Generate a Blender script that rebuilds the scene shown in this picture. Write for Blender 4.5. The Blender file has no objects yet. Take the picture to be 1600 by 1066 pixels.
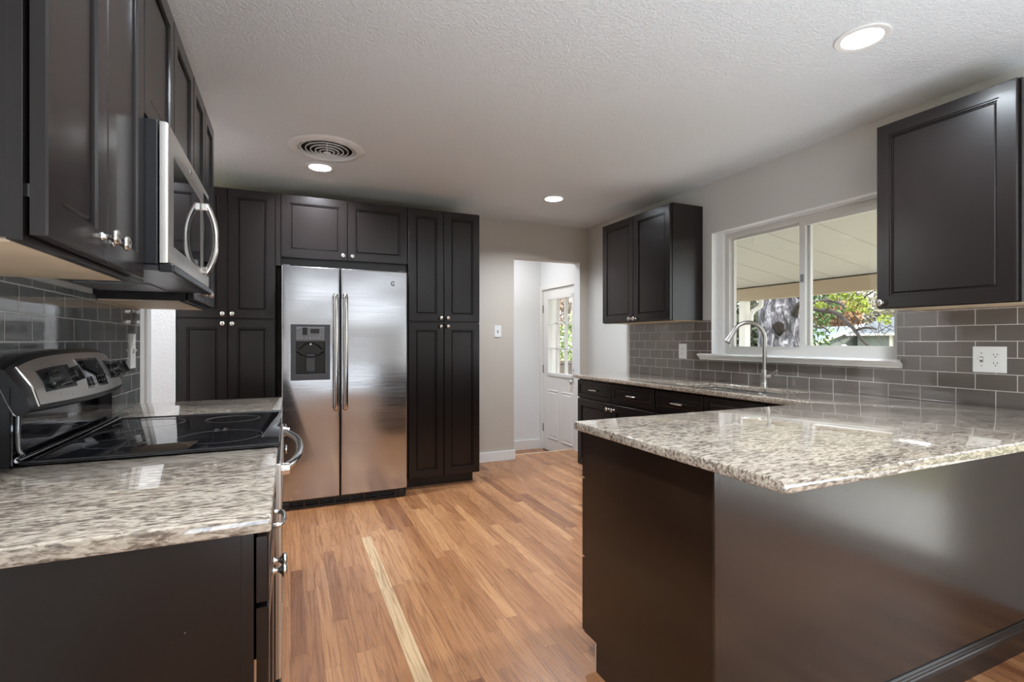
import bpy, bmesh, math, random
from mathutils import Vector, Matrix, noise
random.seed(7)
S = bpy.context.scene
COL = S.collection
R = math.radians
PI = math.pi

# ------------------------------------------------------------------ camera, world, exposure
cam_d = bpy.data.cameras.new('camera')
cam = bpy.data.objects.new('camera', cam_d)
COL.objects.link(cam)
cam.location = (0, 0, 1.213)
cam.rotation_euler = (R(90), 0, R(-24))
cam_d.sensor_width = 36
cam_d.lens = 785 / 1600 * 36
cam_d.shift_y = -0.0003
cam_d.clip_start = 0.02
S.camera = cam
vs = S.view_settings
S.display_settings.display_device = 'sRGB'
vs.view_transform = 'Standard'
vs.look = 'None'
vs.gamma = 1
vs.use_curve_mapping = False
vs.exposure = 0.0
S.cycles.max_bounces = 8
S.cycles.diffuse_bounces = 4
S.cycles.glossy_bounces = 4
S.cycles.transmission_bounces = 6
S.cycles.transparent_max_bounces = 8
S.cycles.caustics_reflective = False
S.cycles.caustics_refractive = False
S.cycles.sample_clamp_indirect = 6
S.cycles.use_denoising = True

W = bpy.data.worlds.new('world')
S.world = W
W.use_nodes = True
wn = W.node_tree
wbg = wn.nodes['Background']
sky = wn.nodes.new('ShaderNodeTexSky')
sky.sky_type = 'HOSEK_WILKIE'
sky.turbidity = 6
sky.ground_albedo = 0.4
sky.sun_direction = (-0.3, -0.5, 0.8)
mixw = wn.nodes.new('ShaderNodeMix'); mixw.data_type = 'RGBA'
mixw.inputs[0].default_value = 0.75
wn.links.new(sky.outputs[0], mixw.inputs[6])
mixw.inputs[7].default_value = (0.93, 0.97, 1.0, 1)
wn.links.new(mixw.outputs[2], wbg.inputs[0])
wbg.inputs[1].default_value = 4.5

def area(name, loc, rot, sx, sy, power, col=(1, 1, 1), shape='RECTANGLE', portal=False, parent=None, spread=180):
    l = bpy.data.lights.new(name, 'AREA')
    l.shape = shape; l.size = sx; l.size_y = sy; l.energy = power; l.color = col
    l.spread = R(spread)
    if portal: l.cycles.is_portal = True
    o = bpy.data.objects.new(name, l); COL.objects.link(o)
    o.location = loc; o.rotation_euler = rot
    if parent: o.parent = parent
    return o

sun_d = bpy.data.lights.new('sun', 'SUN')
sun_d.energy = 7.0; sun_d.angle = R(6); sun_d.color = (1, 0.95, 0.86)
sun = bpy.data.objects.new('sun', sun_d); COL.objects.link(sun)
sun.rotation_euler = (R(32), R(-14), 0)
# daylight entering through the three glazed openings
area('window_portal', (3.16, 2.28, 1.58), (0, R(90), 0), 0.93, 1.3, 1, portal=True)
area('patio_door_portal', (3.16, -0.35, 1.02), (0, R(90), 0), 2.0, 1.9, 1, portal=True)
area('side_light_window_portal', (-0.80, -1.85, 1.225), (0, R(-90), 0), 1.95, 2.7, 1, portal=True)
# added fill lights without fixtures: dining room behind camera, side hall, back-door landing
area('dining_fill_light', (1.3, -1.6, 2.42), (0, 0, 0), 2.6, 2.0, 34, (0.90, 0.96, 1.02))
area('ceiling_fill_light', (1.0, -0.75, 0.60), (PI, 0, 0), 2.4, 1.5, 88, (0.80, 0.94, 1.08))  # added up-facing fill that brightens the ceiling, no lamp stands here
area('side_hall_fill_light', (-1.35, 3.62, 2.40), (0, 0, 0), 0.5, 0.5, 20, (0.97, 0.98, 1))  # added to brighten the white wall strip past the opening
area('landing_fill_light', (2.2, 5.3, 2.40), (0, 0, 0), 0.5, 0.4, 13, (0.97, 0.98, 1))

# ------------------------------------------------------------------ materials
def mk(name):
    m = bpy.data.materials.new(name); m.use_nodes = True
    nt = m.node_tree
    return m, nt, nt.nodes['Principled BSDF']

def setp(b, **k):
    for n, v in k.items():
        n = n.replace('_', ' ')
        for i in b.inputs:
            if i.name.lower() == n.lower():
                if i.type == 'RGBA' and len(v) == 3: v = (*v, 1)
                i.default_value = v

def N(nt, t, **k):
    n = nt.nodes.new(t)
    for a, v in k.items():
        if hasattr(n, a): setattr(n, a, v)
        else: n.inputs[a.replace('_', ' ')].default_value = v
    return n

def ramp(nt, pts, interp='LINEAR'):
    n = nt.nodes.new('ShaderNodeValToRGB')
    n.color_ramp.interpolation = interp
    e = n.color_ramp.elements
    while len(e) < len(pts): e.new(0.5)
    for i, (p, c) in enumerate(pts):
        e[i].position = p; e[i].color = (*c, 1)
    return n

def coords(nt, scale=(1, 1, 1), rot=(0, 0, 0), loc=(0, 0, 0)):
    g = nt.nodes.new('ShaderNodeNewGeometry')      # world position: the pieces never move
    mp = nt.nodes.new('ShaderNodeMapping')
    nt.links.new(g.outputs['Position'], mp.inputs[0])
    mp.inputs['Scale'].default_value = scale
    mp.inputs['Rotation'].default_value = rot
    mp.inputs['Location'].default_value = loc
    return mp.outputs[0]

def bump(nt, b, h, strength, dist=0.01):
    n = nt.nodes.new('ShaderNodeBump')
    n.inputs['Strength'].default_value = strength
    n.inputs['Distance'].default_value = dist
    nt.links.new(h, n.inputs['Height'])
    nt.links.new(n.outputs[0], b.inputs['Normal'])
    return n

def simple(name, col, rough=0.5, metal=0.0, spec=0.5, coat=0.0, var=0.0, vscale=20):
    m, nt, b = mk(name)
    setp(b, Base_Color=col, Roughness=rough, Metallic=metal, Specular_IOR_Level=spec, Coat_Weight=coat, Coat_Roughness=0.05)
    if var:
        nz = N(nt, 'ShaderNodeTexNoise', Scale=vscale, Detail=4.0)
        nt.links.new(coords(nt), nz.inputs['Vector'])
        r = ramp(nt, [(0.3, tuple(c * (1 - var) for c in col)), (0.7, tuple(min(1, c * (1 + var)) for c in col))])
        nt.links.new(nz.outputs['Fac'], r.inputs[0]); nt.links.new(r.outputs[0], b.inputs['Base Color'])
    return m

def espresso(name, rough=0.25, wear=True, coat=0.0, col=((0.0108, 0.0078, 0.0072), (0.0125, 0.0090, 0.0082))):
    m, nt, b = mk(name)
    setp(b, Roughness=rough, Specular_IOR_Level=0.45, Coat_Weight=coat, Coat_Roughness=0.17)
    nz = N(nt, 'ShaderNodeTexNoise', Scale=1.0, Detail=5.0, Roughness=0.6)
    nt.links.new(coords(nt, (30, 30, 1.6)), nz.inputs['Vector'])
    r = ramp(nt, [(0.3, col[0]), (0.7, col[1])])
    nt.links.new(nz.outputs['Fac'], r.inputs[0])
    # sparse pale nicks
    v = N(nt, 'ShaderNodeTexVoronoi', Scale=9.0)
    nt.links.new(coords(nt), v.inputs['Vector'])
    lt = N(nt, 'ShaderNodeMath', operation='LESS_THAN'); lt.inputs[1].default_value = 0.018
    nt.links.new(v.outputs['Distance'], lt.inputs[0])
    mx = N(nt, 'ShaderNodeMix', data_type='RGBA')
    nt.links.new(lt.outputs[0], mx.inputs[0]); nt.links.new(r.outputs[0], mx.inputs[6])
    mx.inputs[7].default_value = (0.10, 0.085, 0.07, 1) if wear else (0.02, 0.016, 0.014, 1)
    nt.links.new(mx.outputs[2], b.inputs['Base Color'])
    return m

def stainless(name, rough=0.2, axis='x', wave=0.35, col=(0.66, 0.63, 0.60)):
    m, nt, b = mk(name)
    setp(b, Base_Color=col, Metallic=1.0, Roughness=rough)
    sc = {'x': (3, 3, 500), 'z': (500, 500, 3), 'y': (300, 4, 300)}[axis]
    nz = N(nt, 'ShaderNodeTexNoise', Scale=1.0, Detail=2.0)
    nt.links.new(coords(nt, sc), nz.inputs['Vector'])
    rr = ramp(nt, [(0.3, (rough - 0.05,) * 3), (0.7, (rough + 0.06,) * 3)])
    nt.links.new(nz.outputs['Fac'], rr.inputs[0]); nt.links.new(rr.outputs[0], b.inputs['Roughness'])
    if wave:
        w = N(nt, 'ShaderNodeTexNoise', Scale=1.0, Detail=1.0)
        nt.links.new(coords(nt, (1.3, 1.3, 2.6)), w.inputs['Vector'])
        bump(nt, b, w.outputs['Fac'], wave, 0.03)
    return m

def granite():
    m, nt, b = mk('granite')
    setp(b, Roughness=0.08, Specular_IOR_Level=0.5, Coat_Weight=0.7, Coat_Roughness=0.015, Coat_IOR=1.55)
    rot = (0, 0, R(-14))
    v1 = coords(nt, (34, 130, 105), rot)
    v2 = coords(nt, (60, 190, 160), rot)
    v3 = coords(nt, (4, 9, 9), rot)
    a = N(nt, 'ShaderNodeTexNoise', Scale=1.0, Detail=6.0, Roughness=0.62, Distortion=0.6); nt.links.new(v1, a.inputs['Vector'])
    c = N(nt, 'ShaderNodeTexNoise', Scale=1.0, Detail=4.0, Roughness=0.6); nt.links.new(v2, c.inputs['Vector'])
    d = N(nt, 'ShaderNodeTexNoise', Scale=1.0, Detail=3.0); nt.links.new(v3, d.inputs['Vector'])
    base = ramp(nt, [(0.30, (0.34, 0.275, 0.21)), (0.52, (0.51, 0.435, 0.35)), (0.75, (0.64, 0.575, 0.49))])
    nt.links.new(c.outputs['Fac'], base.inputs[0])
    ad = N(nt, 'ShaderNodeMath', operation='MULTIPLY_ADD'); nt.links.new(d.outputs['Fac'], ad.inputs[0]); ad.inputs[1].default_value = 0.22
    nt.links.new(a.outputs['Fac'], ad.inputs[2])
    sm = ramp(nt, [(0.575, (0, 0, 0)), (0.645, (0.65, 0.65, 0.65)), (0.76, (1, 1, 1))])
    nt.links.new(ad.outputs[0], sm.inputs[0])
    dk = ramp(nt, [(0.35, (0.05, 0.038, 0.033)), (0.65, (0.21, 0.16, 0.12))])
    nt.links.new(c.outputs['Fac'], dk.inputs[0])
    mx = N(nt, 'ShaderNodeMix', data_type='RGBA')
    nt.links.new(sm.outputs[0], mx.inputs[0]); nt.links.new(base.outputs[0], mx.inputs[6]); nt.links.new(dk.outputs[0], mx.inputs[7])
    nt.links.new(mx.outputs[2], b.inputs['Base Color'])
    return m

def tile(name, col, grout=(0.55, 0.52, 0.48), yoff=0.0, zoff=0.0):
    m, nt, b = mk(name)
    setp(b, Roughness=0.07, Specular_IOR_Level=0.6, Coat_Weight=0.8, Coat_Roughness=0.03, Coat_IOR=1.6)
    g = nt.nodes.new('ShaderNodeNewGeometry')
    sx = nt.nodes.new('ShaderNodeSeparateXYZ'); nt.links.new(g.outputs['Position'], sx.inputs[0])
    cx = nt.nodes.new('ShaderNodeCombineXYZ')
    ay = N(nt, 'ShaderNodeMath', operation='ADD'); nt.links.new(sx.outputs['Y'], ay.inputs[0]); ay.inputs[1].default_value = yoff
    az = N(nt, 'ShaderNodeMath', operation='ADD'); nt.links.new(sx.outputs['Z'], az.inputs[0]); az.inputs[1].default_value = zoff
    nt.links.new(ay.outputs[0], cx.inputs[0]); nt.links.new(az.outputs[0], cx.inputs[1])
    br = nt.nodes.new('ShaderNodeTexBrick')
    nt.links.new(cx.outputs[0], br.inputs['Vector'])
    br.offset = 0.5
    for k, v in (('Scale', 1.0), ('Mortar Size', 0.0017), ('Mortar Smooth', 0.1), ('Bias', 0.0), ('Brick Width', 0.152), ('Row Height', 0.0765)):
        br.inputs[k].default_value = v
    br.inputs['Color1'].default_value = (*[c * 0.93 for c in col], 1)
    br.inputs['Color2'].default_value = (*[c * 1.08 for c in col], 1)
    br.inputs['Mortar'].default_value = (*grout, 1)
    nt.links.new(br.outputs['Color'], b.inputs['Base Color'])
    rr = ramp(nt, [(0.0, (0.07,) * 3), (1.0, (0.6,) * 3)])
    nt.links.new(br.outputs['Fac'], rr.inputs[0]); nt.links.new(rr.outputs[0], b.inputs['Roughness'])
    br2 = nt.nodes.new('ShaderNodeTexBrick'); br2.offset = 0.5
    nt.links.new(cx.outputs[0], br2.inputs['Vector'])
    for k, v in (('Scale', 1.0), ('Mortar Size', 0.005), ('Mortar Smooth', 1.0), ('Brick Width', 0.152), ('Row Height', 0.0765)):
        br2.inputs[k].default_value = v
    wv = N(nt, 'ShaderNodeTexNoise', Scale=9.0, Detail=1.0); nt.links.new(cx.outputs[0], wv.inputs['Vector'])
    inv = N(nt, 'ShaderNodeMath', operation='MULTIPLY_ADD'); nt.links.new(br2.outputs['Fac'], inv.inputs[0]); inv.inputs[1].default_value = -0.35
    nt.links.new(wv.outputs['Fac'], inv.inputs[2])
    bump(nt, b, inv.outputs[0], 0.35, 0.004)
    return m

def oak():
    m, nt, b = mk('oak_floor')
    setp(b, Roughness=0.28, Specular_IOR_Level=0.45)
    L = nt.links
    g = nt.nodes.new('ShaderNodeNewGeometry')
    sx = nt.nodes.new('ShaderNodeSeparateXYZ'); L.new(g.outputs['Position'], sx.inputs[0])
    def M(op, a, bb=None, c=None):
        n = nt.nodes.new('ShaderNodeMath'); n.operation = op
        for i, v in enumerate((a, bb, c)):
            if v is None: continue
            if isinstance(v, (int, float)): n.inputs[i].default_value = v
            else: L.new(v, n.inputs[i])
        return n.outputs[0]
    w = 0.0572
    xr = M('DIVIDE', M('ADD', sx.outputs['X'], 10.0), w)
    row = M('FLOOR', xr); fx = M('FRACT', xr)
    wn1 = N(nt, 'ShaderNodeTexWhiteNoise', noise_dimensions='1D'); L.new(row, wn1.inputs['W'])
    ys = M('DIVIDE', M('ADD', M('ADD', sx.outputs['Y'], 20.0), M('MULTIPLY', wn1.outputs['Value'], 7.0)), 0.78)
    colm = M('FLOOR', ys); fy = M('FRACT', ys)
    cv = nt.nodes.new('ShaderNodeCombineXYZ'); L.new(row, cv.inputs[0]); L.new(colm, cv.inputs[1])
    wn2 = N(nt, 'ShaderNodeTexWhiteNoise', noise_dimensions='2D'); L.new(cv.outputs[0], wn2.inputs['Vector'])
    rid = wn2.outputs['Value']
    tone = ramp(nt, [(0.0, (0.235, 0.092, 0.038)), (0.18, (0.345, 0.150, 0.063)), (0.6, (0.415, 0.190, 0.083)), (0.85, (0.465, 0.222, 0.098)), (1.0, (0.54, 0.275, 0.125))])
    L.new(rid, tone.inputs[0])
    # grain, shifted per board
    sh = nt.nodes.new('ShaderNodeCombineXYZ')
    L.new(M('MULTIPLY', rid, 37.0), sh.inputs[2]); L.new(M('MULTIPLY', sx.outputs['X'], 1.0), sh.inputs[0]); L.new(sx.outputs['Y'], sh.inputs[1])
    mp = nt.nodes.new('ShaderNodeMapping'); mp.inputs['Scale'].default_value = (24, 1.0, 1); L.new(sh.outputs[0], mp.inputs[0])
    gn = N(nt, 'ShaderNodeTexNoise', Scale=1.0, Detail=2.0, Roughness=0.45, Distortion=0.12); L.new(mp.outputs[0], gn.inputs['Vector'])
    rings = M('ABSOLUTE', M('SUBTRACT', M('FRACT', M('MULTIPLY', gn.outputs['Fac'], 7.0)), 0.5))
    mp2 = nt.nodes.new('ShaderNodeMapping'); mp2.inputs['Scale'].default_value = (260, 9, 1); L.new(sh.outputs[0], mp2.inputs[0])
    gf = N(nt, 'ShaderNodeTexNoise', Scale=1.0, Detail=3.0, Roughness=0.6); L.new(mp2.outputs[0], gf.inputs['Vector'])
    gr = M('ADD', M('MULTIPLY', rings, 0.9), M('MULTIPLY', gf.outputs['Fac'], 0.35))
    gm = ramp(nt, [(0.16, (0.62, 0.55, 0.50)), (0.34, (0.92, 0.90, 0.88)), (0.55, (1.0, 1.0, 1.0))]); L.new(gr, gm.inputs[0])
    # one pale board in the middle of the aisle
    tgt = math.floor((0.443 + 10) / w)
    isrow = M('COMPARE', row, float(tgt), 0.4)
    iny = M('MULTIPLY', M('LESS_THAN', sx.outputs['Y'], 3.2), M('GREATER_THAN', sx.outputs['Y'], 1.2))
    pale = M('MULTIPLY', isrow, iny)
    mxp = N(nt, 'ShaderNodeMix', data_type='RGBA'); L.new(pale, mxp.inputs[0]); L.new(tone.outputs[0], mxp.inputs[6]); mxp.inputs[7].default_value = (0.64, 0.43, 0.24, 1)
    mul = N(nt, 'ShaderNodeMix', data_type='RGBA', blend_type='MULTIPLY'); mul.inputs[0].default_value = 1.0
    L.new(mxp.outputs[2], mul.inputs[6]); L.new(gm.outputs[0], mul.inputs[7])
    # knots
    kv = N(nt, 'ShaderNodeTexVoronoi', Scale=1.0)
    L.new(coords(nt, (3.4, 1.7, 1)), kv.inputs['Vector'])
    kr = ramp(nt, [(0.0, (1, 1, 1)), (0.055, (0, 0, 0))]); L.new(kv.outputs['Distance'], kr.inputs[0])
    kx = N(nt, 'ShaderNodeMix', data_type='RGBA'); L.new(M('MULTIPLY', kr.outputs[0], 0.7), kx.inputs[0]); L.new(mul.outputs[2], kx.inputs[6]); kx.inputs[7].default_value = (0.10, 0.045, 0.022, 1)
    ex = M('LESS_THAN', M('MINIMUM', fx, M('SUBTRACT', 1.0, fx)), 0.014)
    ey = M('LESS_THAN', M('MINIMUM', fy, M('SUBTRACT', 1.0, fy)), 0.0012)
    gap = M('MAXIMUM', M('MULTIPLY', ex, M('SUBTRACT', 1.0, pale)), M('MULTIPLY', ey, M('SUBTRACT', 1.0, pale)))
    gx = N(nt, 'ShaderNodeMix', data_type='RGBA'); L.new(M('MULTIPLY', gap, 0.55), gx.inputs[0]); L.new(kx.outputs[2], gx.inputs[6]); gx.inputs[7].default_value = (0.12, 0.05, 0.025, 1)
    L.new(gx.outputs[2], b.inputs['Base Color'])
    rr = ramp(nt, [(0.3, (0.36,) * 3), (0.7, (0.24,) * 3)]); L.new(gr, rr.inputs[0]); L.new(rr.outputs[0], b.inputs['Roughness'])
    wv = N(nt, 'ShaderNodeTexNoise', Scale=14.0, Detail=1.0); L.new(coords(nt), wv.inputs['Vector'])
    hh = M('ADD', M('MULTIPLY', gr, 0.25), M('ADD', M('MULTIPLY', wv.outputs['Fac'], 0.5), M('MULTIPLY', gap, -0.4)))
    bump(nt, b, hh, 0.22, 0.004)
    return m

def plaster(name, col, scale, strength, rough=0.7, dist=0.004):
    m, nt, b = mk(name)
    setp(b, Base_Color=col, Roughness=rough, Specular_IOR_Level=0.3)
    a = N(nt, 'ShaderNodeTexNoise', Scale=scale, Detail=3.0, Roughness=0.55)
    nt.links.new(coords(nt), a.inputs['Vector'])
    r = ramp(nt, [(0.42, (0, 0, 0)), (0.6, (1, 1, 1))])
    nt.links.new(a.outputs['Fac'], r.inputs[0])
    bump(nt, b, r.outputs[0], strength, dist)
    return m

def emit(name, col, s):
    m, nt, b = mk(name)
    setp(b, Base_Color=col, Emission_Color=col, Emission_Strength=s)
    return m

def glass():
    m = bpy.data.materials.new('window_glass'); m.use_nodes = True
    nt = m.node_tree; nt.nodes.clear()
    o = nt.nodes.new('ShaderNodeOutputMaterial')
    t = nt.nodes.new('ShaderNodeBsdfTransparent'); t.inputs[0].default_value = (0.945, 0.945, 0.94, 1)
    gl = nt.nodes.new('ShaderNodeBsdfGlossy'); gl.inputs['Roughness'].default_value = 0.0
    fr = nt.nodes.new('ShaderNodeFresnel'); fr.inputs[0].default_value = 1.5
    mx = nt.nodes.new('ShaderNodeMixShader')
    ge = nt.nodes.new('ShaderNodeNewGeometry')
    inv = N(nt, 'ShaderNodeMath', operation='SUBTRACT'); inv.inputs[0].default_value = 1.0; nt.links.new(ge.outputs['Backfacing'], inv.inputs[1])
    mu = N(nt, 'ShaderNodeMath', operation='MULTIPLY'); nt.links.new(inv.outputs[0], mu.inputs[0]); nt.links.new(fr.outputs[0], mu.inputs[1])
    nt.links.new(mu.outputs[0], mx.inputs[0]); nt.links.new(t.outputs[0], mx.inputs[1]); nt.links.new(gl.outputs[0], mx.inputs[2])
    nt.links.new(mx.outputs[0], o.inputs[0])
    return m

def leaves(name, c1, c2):
    m, nt, b = mk(name)
    setp(b, Roughness=0.6, Specular_IOR_Level=0.2)
    nz = N(nt, 'ShaderNodeTexNoise', Scale=3.0, Detail=3.0)
    nt.links.new(coords(nt), nz.inputs['Vector'])
    r = ramp(nt, [(0.35, c1), (0.65, c2)]); nt.links.new(nz.outputs['Fac'], r.inputs[0])
    nt.links.new(r.outputs[0], b.inputs['Base Color'])
    return m

def bark():
    m, nt, b = mk('bark')
    setp(b, Roughness=0.9)
    nz = N(nt, 'ShaderNodeTexNoise', Scale=1.0, Detail=7.0, Roughness=0.7, Distortion=1.0)
    nt.links.new(coords(nt, (9, 9, 3.2)), nz.inputs['Vector'])
    r = ramp(nt, [(0.36, (0.02, 0.018, 0.02)), (0.5, (0.10, 0.095, 0.11)), (0.64, (0.40, 0.40, 0.45))])
    nt.links.new(nz.outputs['Fac'], r.inputs[0]); nt.links.new(r.outputs[0], b.inputs['Base Color'])
    bump(nt, b, nz.outputs['Fac'], 0.8, 0.05)
    return m

M_ESP = espresso('espresso_cabinet')
M_PANEL = espresso('espresso_peninsula_panel', rough=0.24, col=((0.016, 0.0092, 0.0068), (0.021, 0.0120, 0.0088)), coat=0.6)
M_ENDP = espresso('espresso_end_panel', rough=0.27, col=((0.0125, 0.0062, 0.0038), (0.017, 0.0085, 0.0052)), coat=0.15)  # red-brown reflection of the floor is put into this base colour
M_GAP = simple('cabinet_interior_shadow_gap', (0.006, 0.006, 0.006), 0.8)
M_MAPLE = simple('maple_underside', (0.62, 0.49, 0.34), 0.5, var=0.12, vscale=5)
M_NICKEL = simple('brushed_nickel', (0.68, 0.65, 0.60), 0.25, metal=1.0)
M_CHROME = simple('polished_steel', (0.75, 0.74, 0.72), 0.12, metal=1.0)
M_SS = stainless('stainless_fridge', 0.21, 'x', 0.45, (0.53, 0.53, 0.545))
M_SSH = stainless('stainless_handle', 0.16, 'z', 0)
M_SSR = stainless('stainless_range', 0.36, 'y', 0.1, (0.66, 0.63, 0.59))
M_BLK = simple('black_glass', (0.006, 0.006, 0.007), 0.03, spec=0.6)
M_BLKP = simple('black_plastic', (0.012, 0.012, 0.013), 0.3)
M_BLKM = simple('black_matte_metal', (0.012, 0.012, 0.012), 0.5)
M_KNOB = simple('gloss_black_knob', (0.022, 0.022, 0.023), 0.16, coat=0.6)
M_DCHR = simple('dark_chrome', (0.20, 0.20, 0.205), 0.12, metal=1.0)
M_FAUCET = simple('satin_nickel_faucet', (0.46, 0.44, 0.41), 0.26, metal=1.0)
M_DGREY = simple('dark_grey_plastic', (0.055, 0.055, 0.06), 0.3)
M_GREYP = simple('mid_grey_plastic', (0.17, 0.17, 0.175), 0.35)
M_GRAN = granite()
M_TILE_R = tile('taupe_glass_tile', (0.150, 0.128, 0.113), yoff=-1.442 + 1.52, zoff=-0.9045 + 0.765)
M_TILE_L = tile('grey_glass_tile', (0.165, 0.168, 0.165), yoff=0.05, zoff=-0.9045 + 0.765)
M_OAK = oak()
M_CEIL = plaster('knockdown_ceiling', (0.76, 0.785, 0.80), 85, 0.42, 0.8, 0.005)
M_GREIGE = plaster('greige_wall_paint', (0.53, 0.475, 0.41), 90, 0.12, 0.6, 0.003)
M_GREIGE_R = plaster('greige_paint_right_light', (0.61, 0.595, 0.565), 90, 0.12, 0.6, 0.003)  # same greige paint as the back wall; its different lighting is in the tint
M_WHITE = plaster('white_wall_paint', (0.78, 0.785, 0.79), 60, 0.2, 0.55, 0.004)
M_TRIM = simple('white_trim_paint', (0.80, 0.79, 0.77), 0.3)
M_VINYL = simple('white_vinyl', (0.62, 0.60, 0.56), 0.35)
M_PLATE = simple('white_plastic_plate', (0.78, 0.77, 0.74), 0.35)
M_SLOT = simple('dark_slot', (0.03, 0.03, 0.03), 0.6)
M_LENS = emit('led_lens', (1.0, 0.97, 0.92), 9.0)
M_GLASS = glass()
M_BADGE = simple('badge_dark', (0.10, 0.095, 0.09), 0.3, metal=0.6)
M_LABELT = simple('grey_print', (0.30, 0.30, 0.30), 0.5)
M_PRINTD = simple('dark_print', (0.05, 0.045, 0.04), 0.5)
M_RING = simple('burner_ring_print', (0.10, 0.10, 0.105), 0.25)
M_PATIO = simple('cream_patio_ceiling', (0.43, 0.40, 0.34), 0.6)
M_BEAM = simple('cream_patio_beam', (0.42, 0.33, 0.22), 0.6)
M_POST = simple('white_post_paint', (0.80, 0.78, 0.72), 0.5)
M_BARK = bark()
M_BARKD = simple('dark_branch_bark', (0.055, 0.045, 0.042), 0.9, var=0.3)
M_HOLE = simple('knot_hole_shade', (0.010, 0.006, 0.005), 0.95)
M_GRASS = simple('lawn', (0.24, 0.24, 0.14), 0.95, var=0.4, vscale=2)
M_PATIOF = simple('patio_concrete', (0.68, 0.68, 0.67), 0.8, var=0.05)
M_ROOFA = simple('pale_blue_grey_roof', (0.17, 0.215, 0.255), 0.85, var=0.12, vscale=3)
M_ROOFB = simple('grey_shingle_roof', (0.10, 0.12, 0.14), 0.9, var=0.45, vscale=4)
M_SIDING = simple('grey_green_siding', (0.20, 0.23, 0.22), 0.8)
M_FENCE = simple('weathered_fence', (0.10, 0.085, 0.075), 0.85, var=0.3, vscale=6)
M_BRICK = simple('tan_brick', (0.34, 0.20, 0.13), 0.85, var=0.3, vscale=12)
M_LF_LIME = leaves('lime_leaves', (0.18, 0.23, 0.03), (0.34, 0.40, 0.08))
M_LF_GRN = leaves('green_leaves', (0.04, 0.08, 0.03), (0.16, 0.26, 0.09))
M_LF_DRK = leaves('dark_mixed_foliage', (0.035, 0.045, 0.03), (0.20, 0.22, 0.16))
M_LF_ORG = leaves('orange_leaves', (0.26, 0.13, 0.06), (0.38, 0.25, 0.13))
M_LF_PALE = leaves('pale_yellow_foliage', (0.20, 0.19, 0.12), (0.36, 0.34, 0.25))

# ------------------------------------------------------------------ mesh helpers
def obj(name, bm, mat, parent=None, smooth=False, recalc=True):
    if recalc: bmesh.ops.recalc_face_normals(bm, faces=bm.faces[:])
    me = bpy.data.meshes.new(name)
    if parent is not None:
        w = Vector((0, 0, 0)); p = parent
        while p is not None: w += p.location; p = p.parent
        bmesh.ops.translate(bm, vec=-w, verts=bm.verts[:])
    bm.to_mesh(me); bm.free()
    me.materials.append(mat)
    if smooth:
        for f in me.polygons: f.use_smooth = True
        try: me.set_sharp_from_angle(angle=R(38))
        except Exception: pass
    o = bpy.data.objects.new(name, me); COL.objects.link(o)
    if parent is not None: o.parent = parent
    return o

def tag(o, label, cat, group=None, kind=None):
    o['label'] = label; o['category'] = cat
    if group: o['group'] = group
    if kind: o['kind'] = kind
    return o

def thing(name, label, cat, loc, group=None):
    o = bpy.data.objects.new(name, None); COL.objects.link(o)
    o.empty_display_size = 0.05
    o.location = loc
    return tag(o, label, cat, group)

def struct(name, bm, mat, label=None, smooth=False):
    o = obj(name, bm, mat, smooth=smooth)
    o['kind'] = 'structure'
    if label: o['label'] = label
    return o

def NB(): return bmesh.new()

def box(bm, x0, x1, y0, y1, z0, z1, bev=0.0, seg=2):
    r = bmesh.ops.create_cube(bm, size=1)
    vs_ = r['verts']
    for v in vs_:
        v.co = Vector((x0 + (v.co.x + .5) * (x1 - x0), y0 + (v.co.y + .5) * (y1 - y0), z0 + (v.co.z + .5) * (z1 - z0)))
    if bev:
        es = list({e for v in vs_ for e in v.link_edges})
        bmesh.ops.bevel(bm, geom=es, offset=bev, segments=seg, affect='EDGES', profile=0.5)
    return bm

def B(*a, **k): return box(NB(), *a, **k)

def cells(xs, ys, keep, lo, hi, axis='z'):
    """solid slab made of kept grid cells; xs, ys in the slab's plane, lo..hi through it"""
    bm = NB(); vd = {}
    def V(i, j, k):
        key = (i, j, k)
        if key not in vd:
            a, b, c = xs[i], ys[j], (lo, hi)[k]
            p = {'z': (a, b, c), 'x': (c, a, b), 'y': (a, c, b)}[axis]
            vd[key] = bm.verts.new(p)
        return vd[key]
    nx, ny = len(xs) - 1, len(ys) - 1
    K = lambda i, j: 0 <= i < nx and 0 <= j < ny and keep(0.5 * (xs[i] + xs[i + 1]), 0.5 * (ys[j] + ys[j + 1]))
    for i in range(nx):
        for j in range(ny):
            if not K(i, j): continue
            for k in (0, 1): bm.faces.new([V(i, j, k), V(i + 1, j, k), V(i + 1, j + 1, k), V(i, j + 1, k)])
            if not K(i - 1, j): bm.faces.new([V(i, j, 0), V(i, j + 1, 0), V(i, j + 1, 1), V(i, j, 1)])
            if not K(i + 1, j): bm.faces.new([V(i + 1, j, 0), V(i + 1, j + 1, 0), V(i + 1, j + 1, 1), V(i + 1, j, 1)])
            if not K(i, j - 1): bm.faces.new([V(i, j, 0), V(i + 1, j, 0), V(i + 1, j, 1), V(i, j, 1)])
            if not K(i, j + 1): bm.faces.new([V(i, j + 1, 0), V(i + 1, j + 1, 0), V(i + 1, j + 1, 1), V(i, j + 1, 1)])
    bmesh.ops.recalc_face_normals(bm, faces=bm.faces[:])
    return bm

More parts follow.
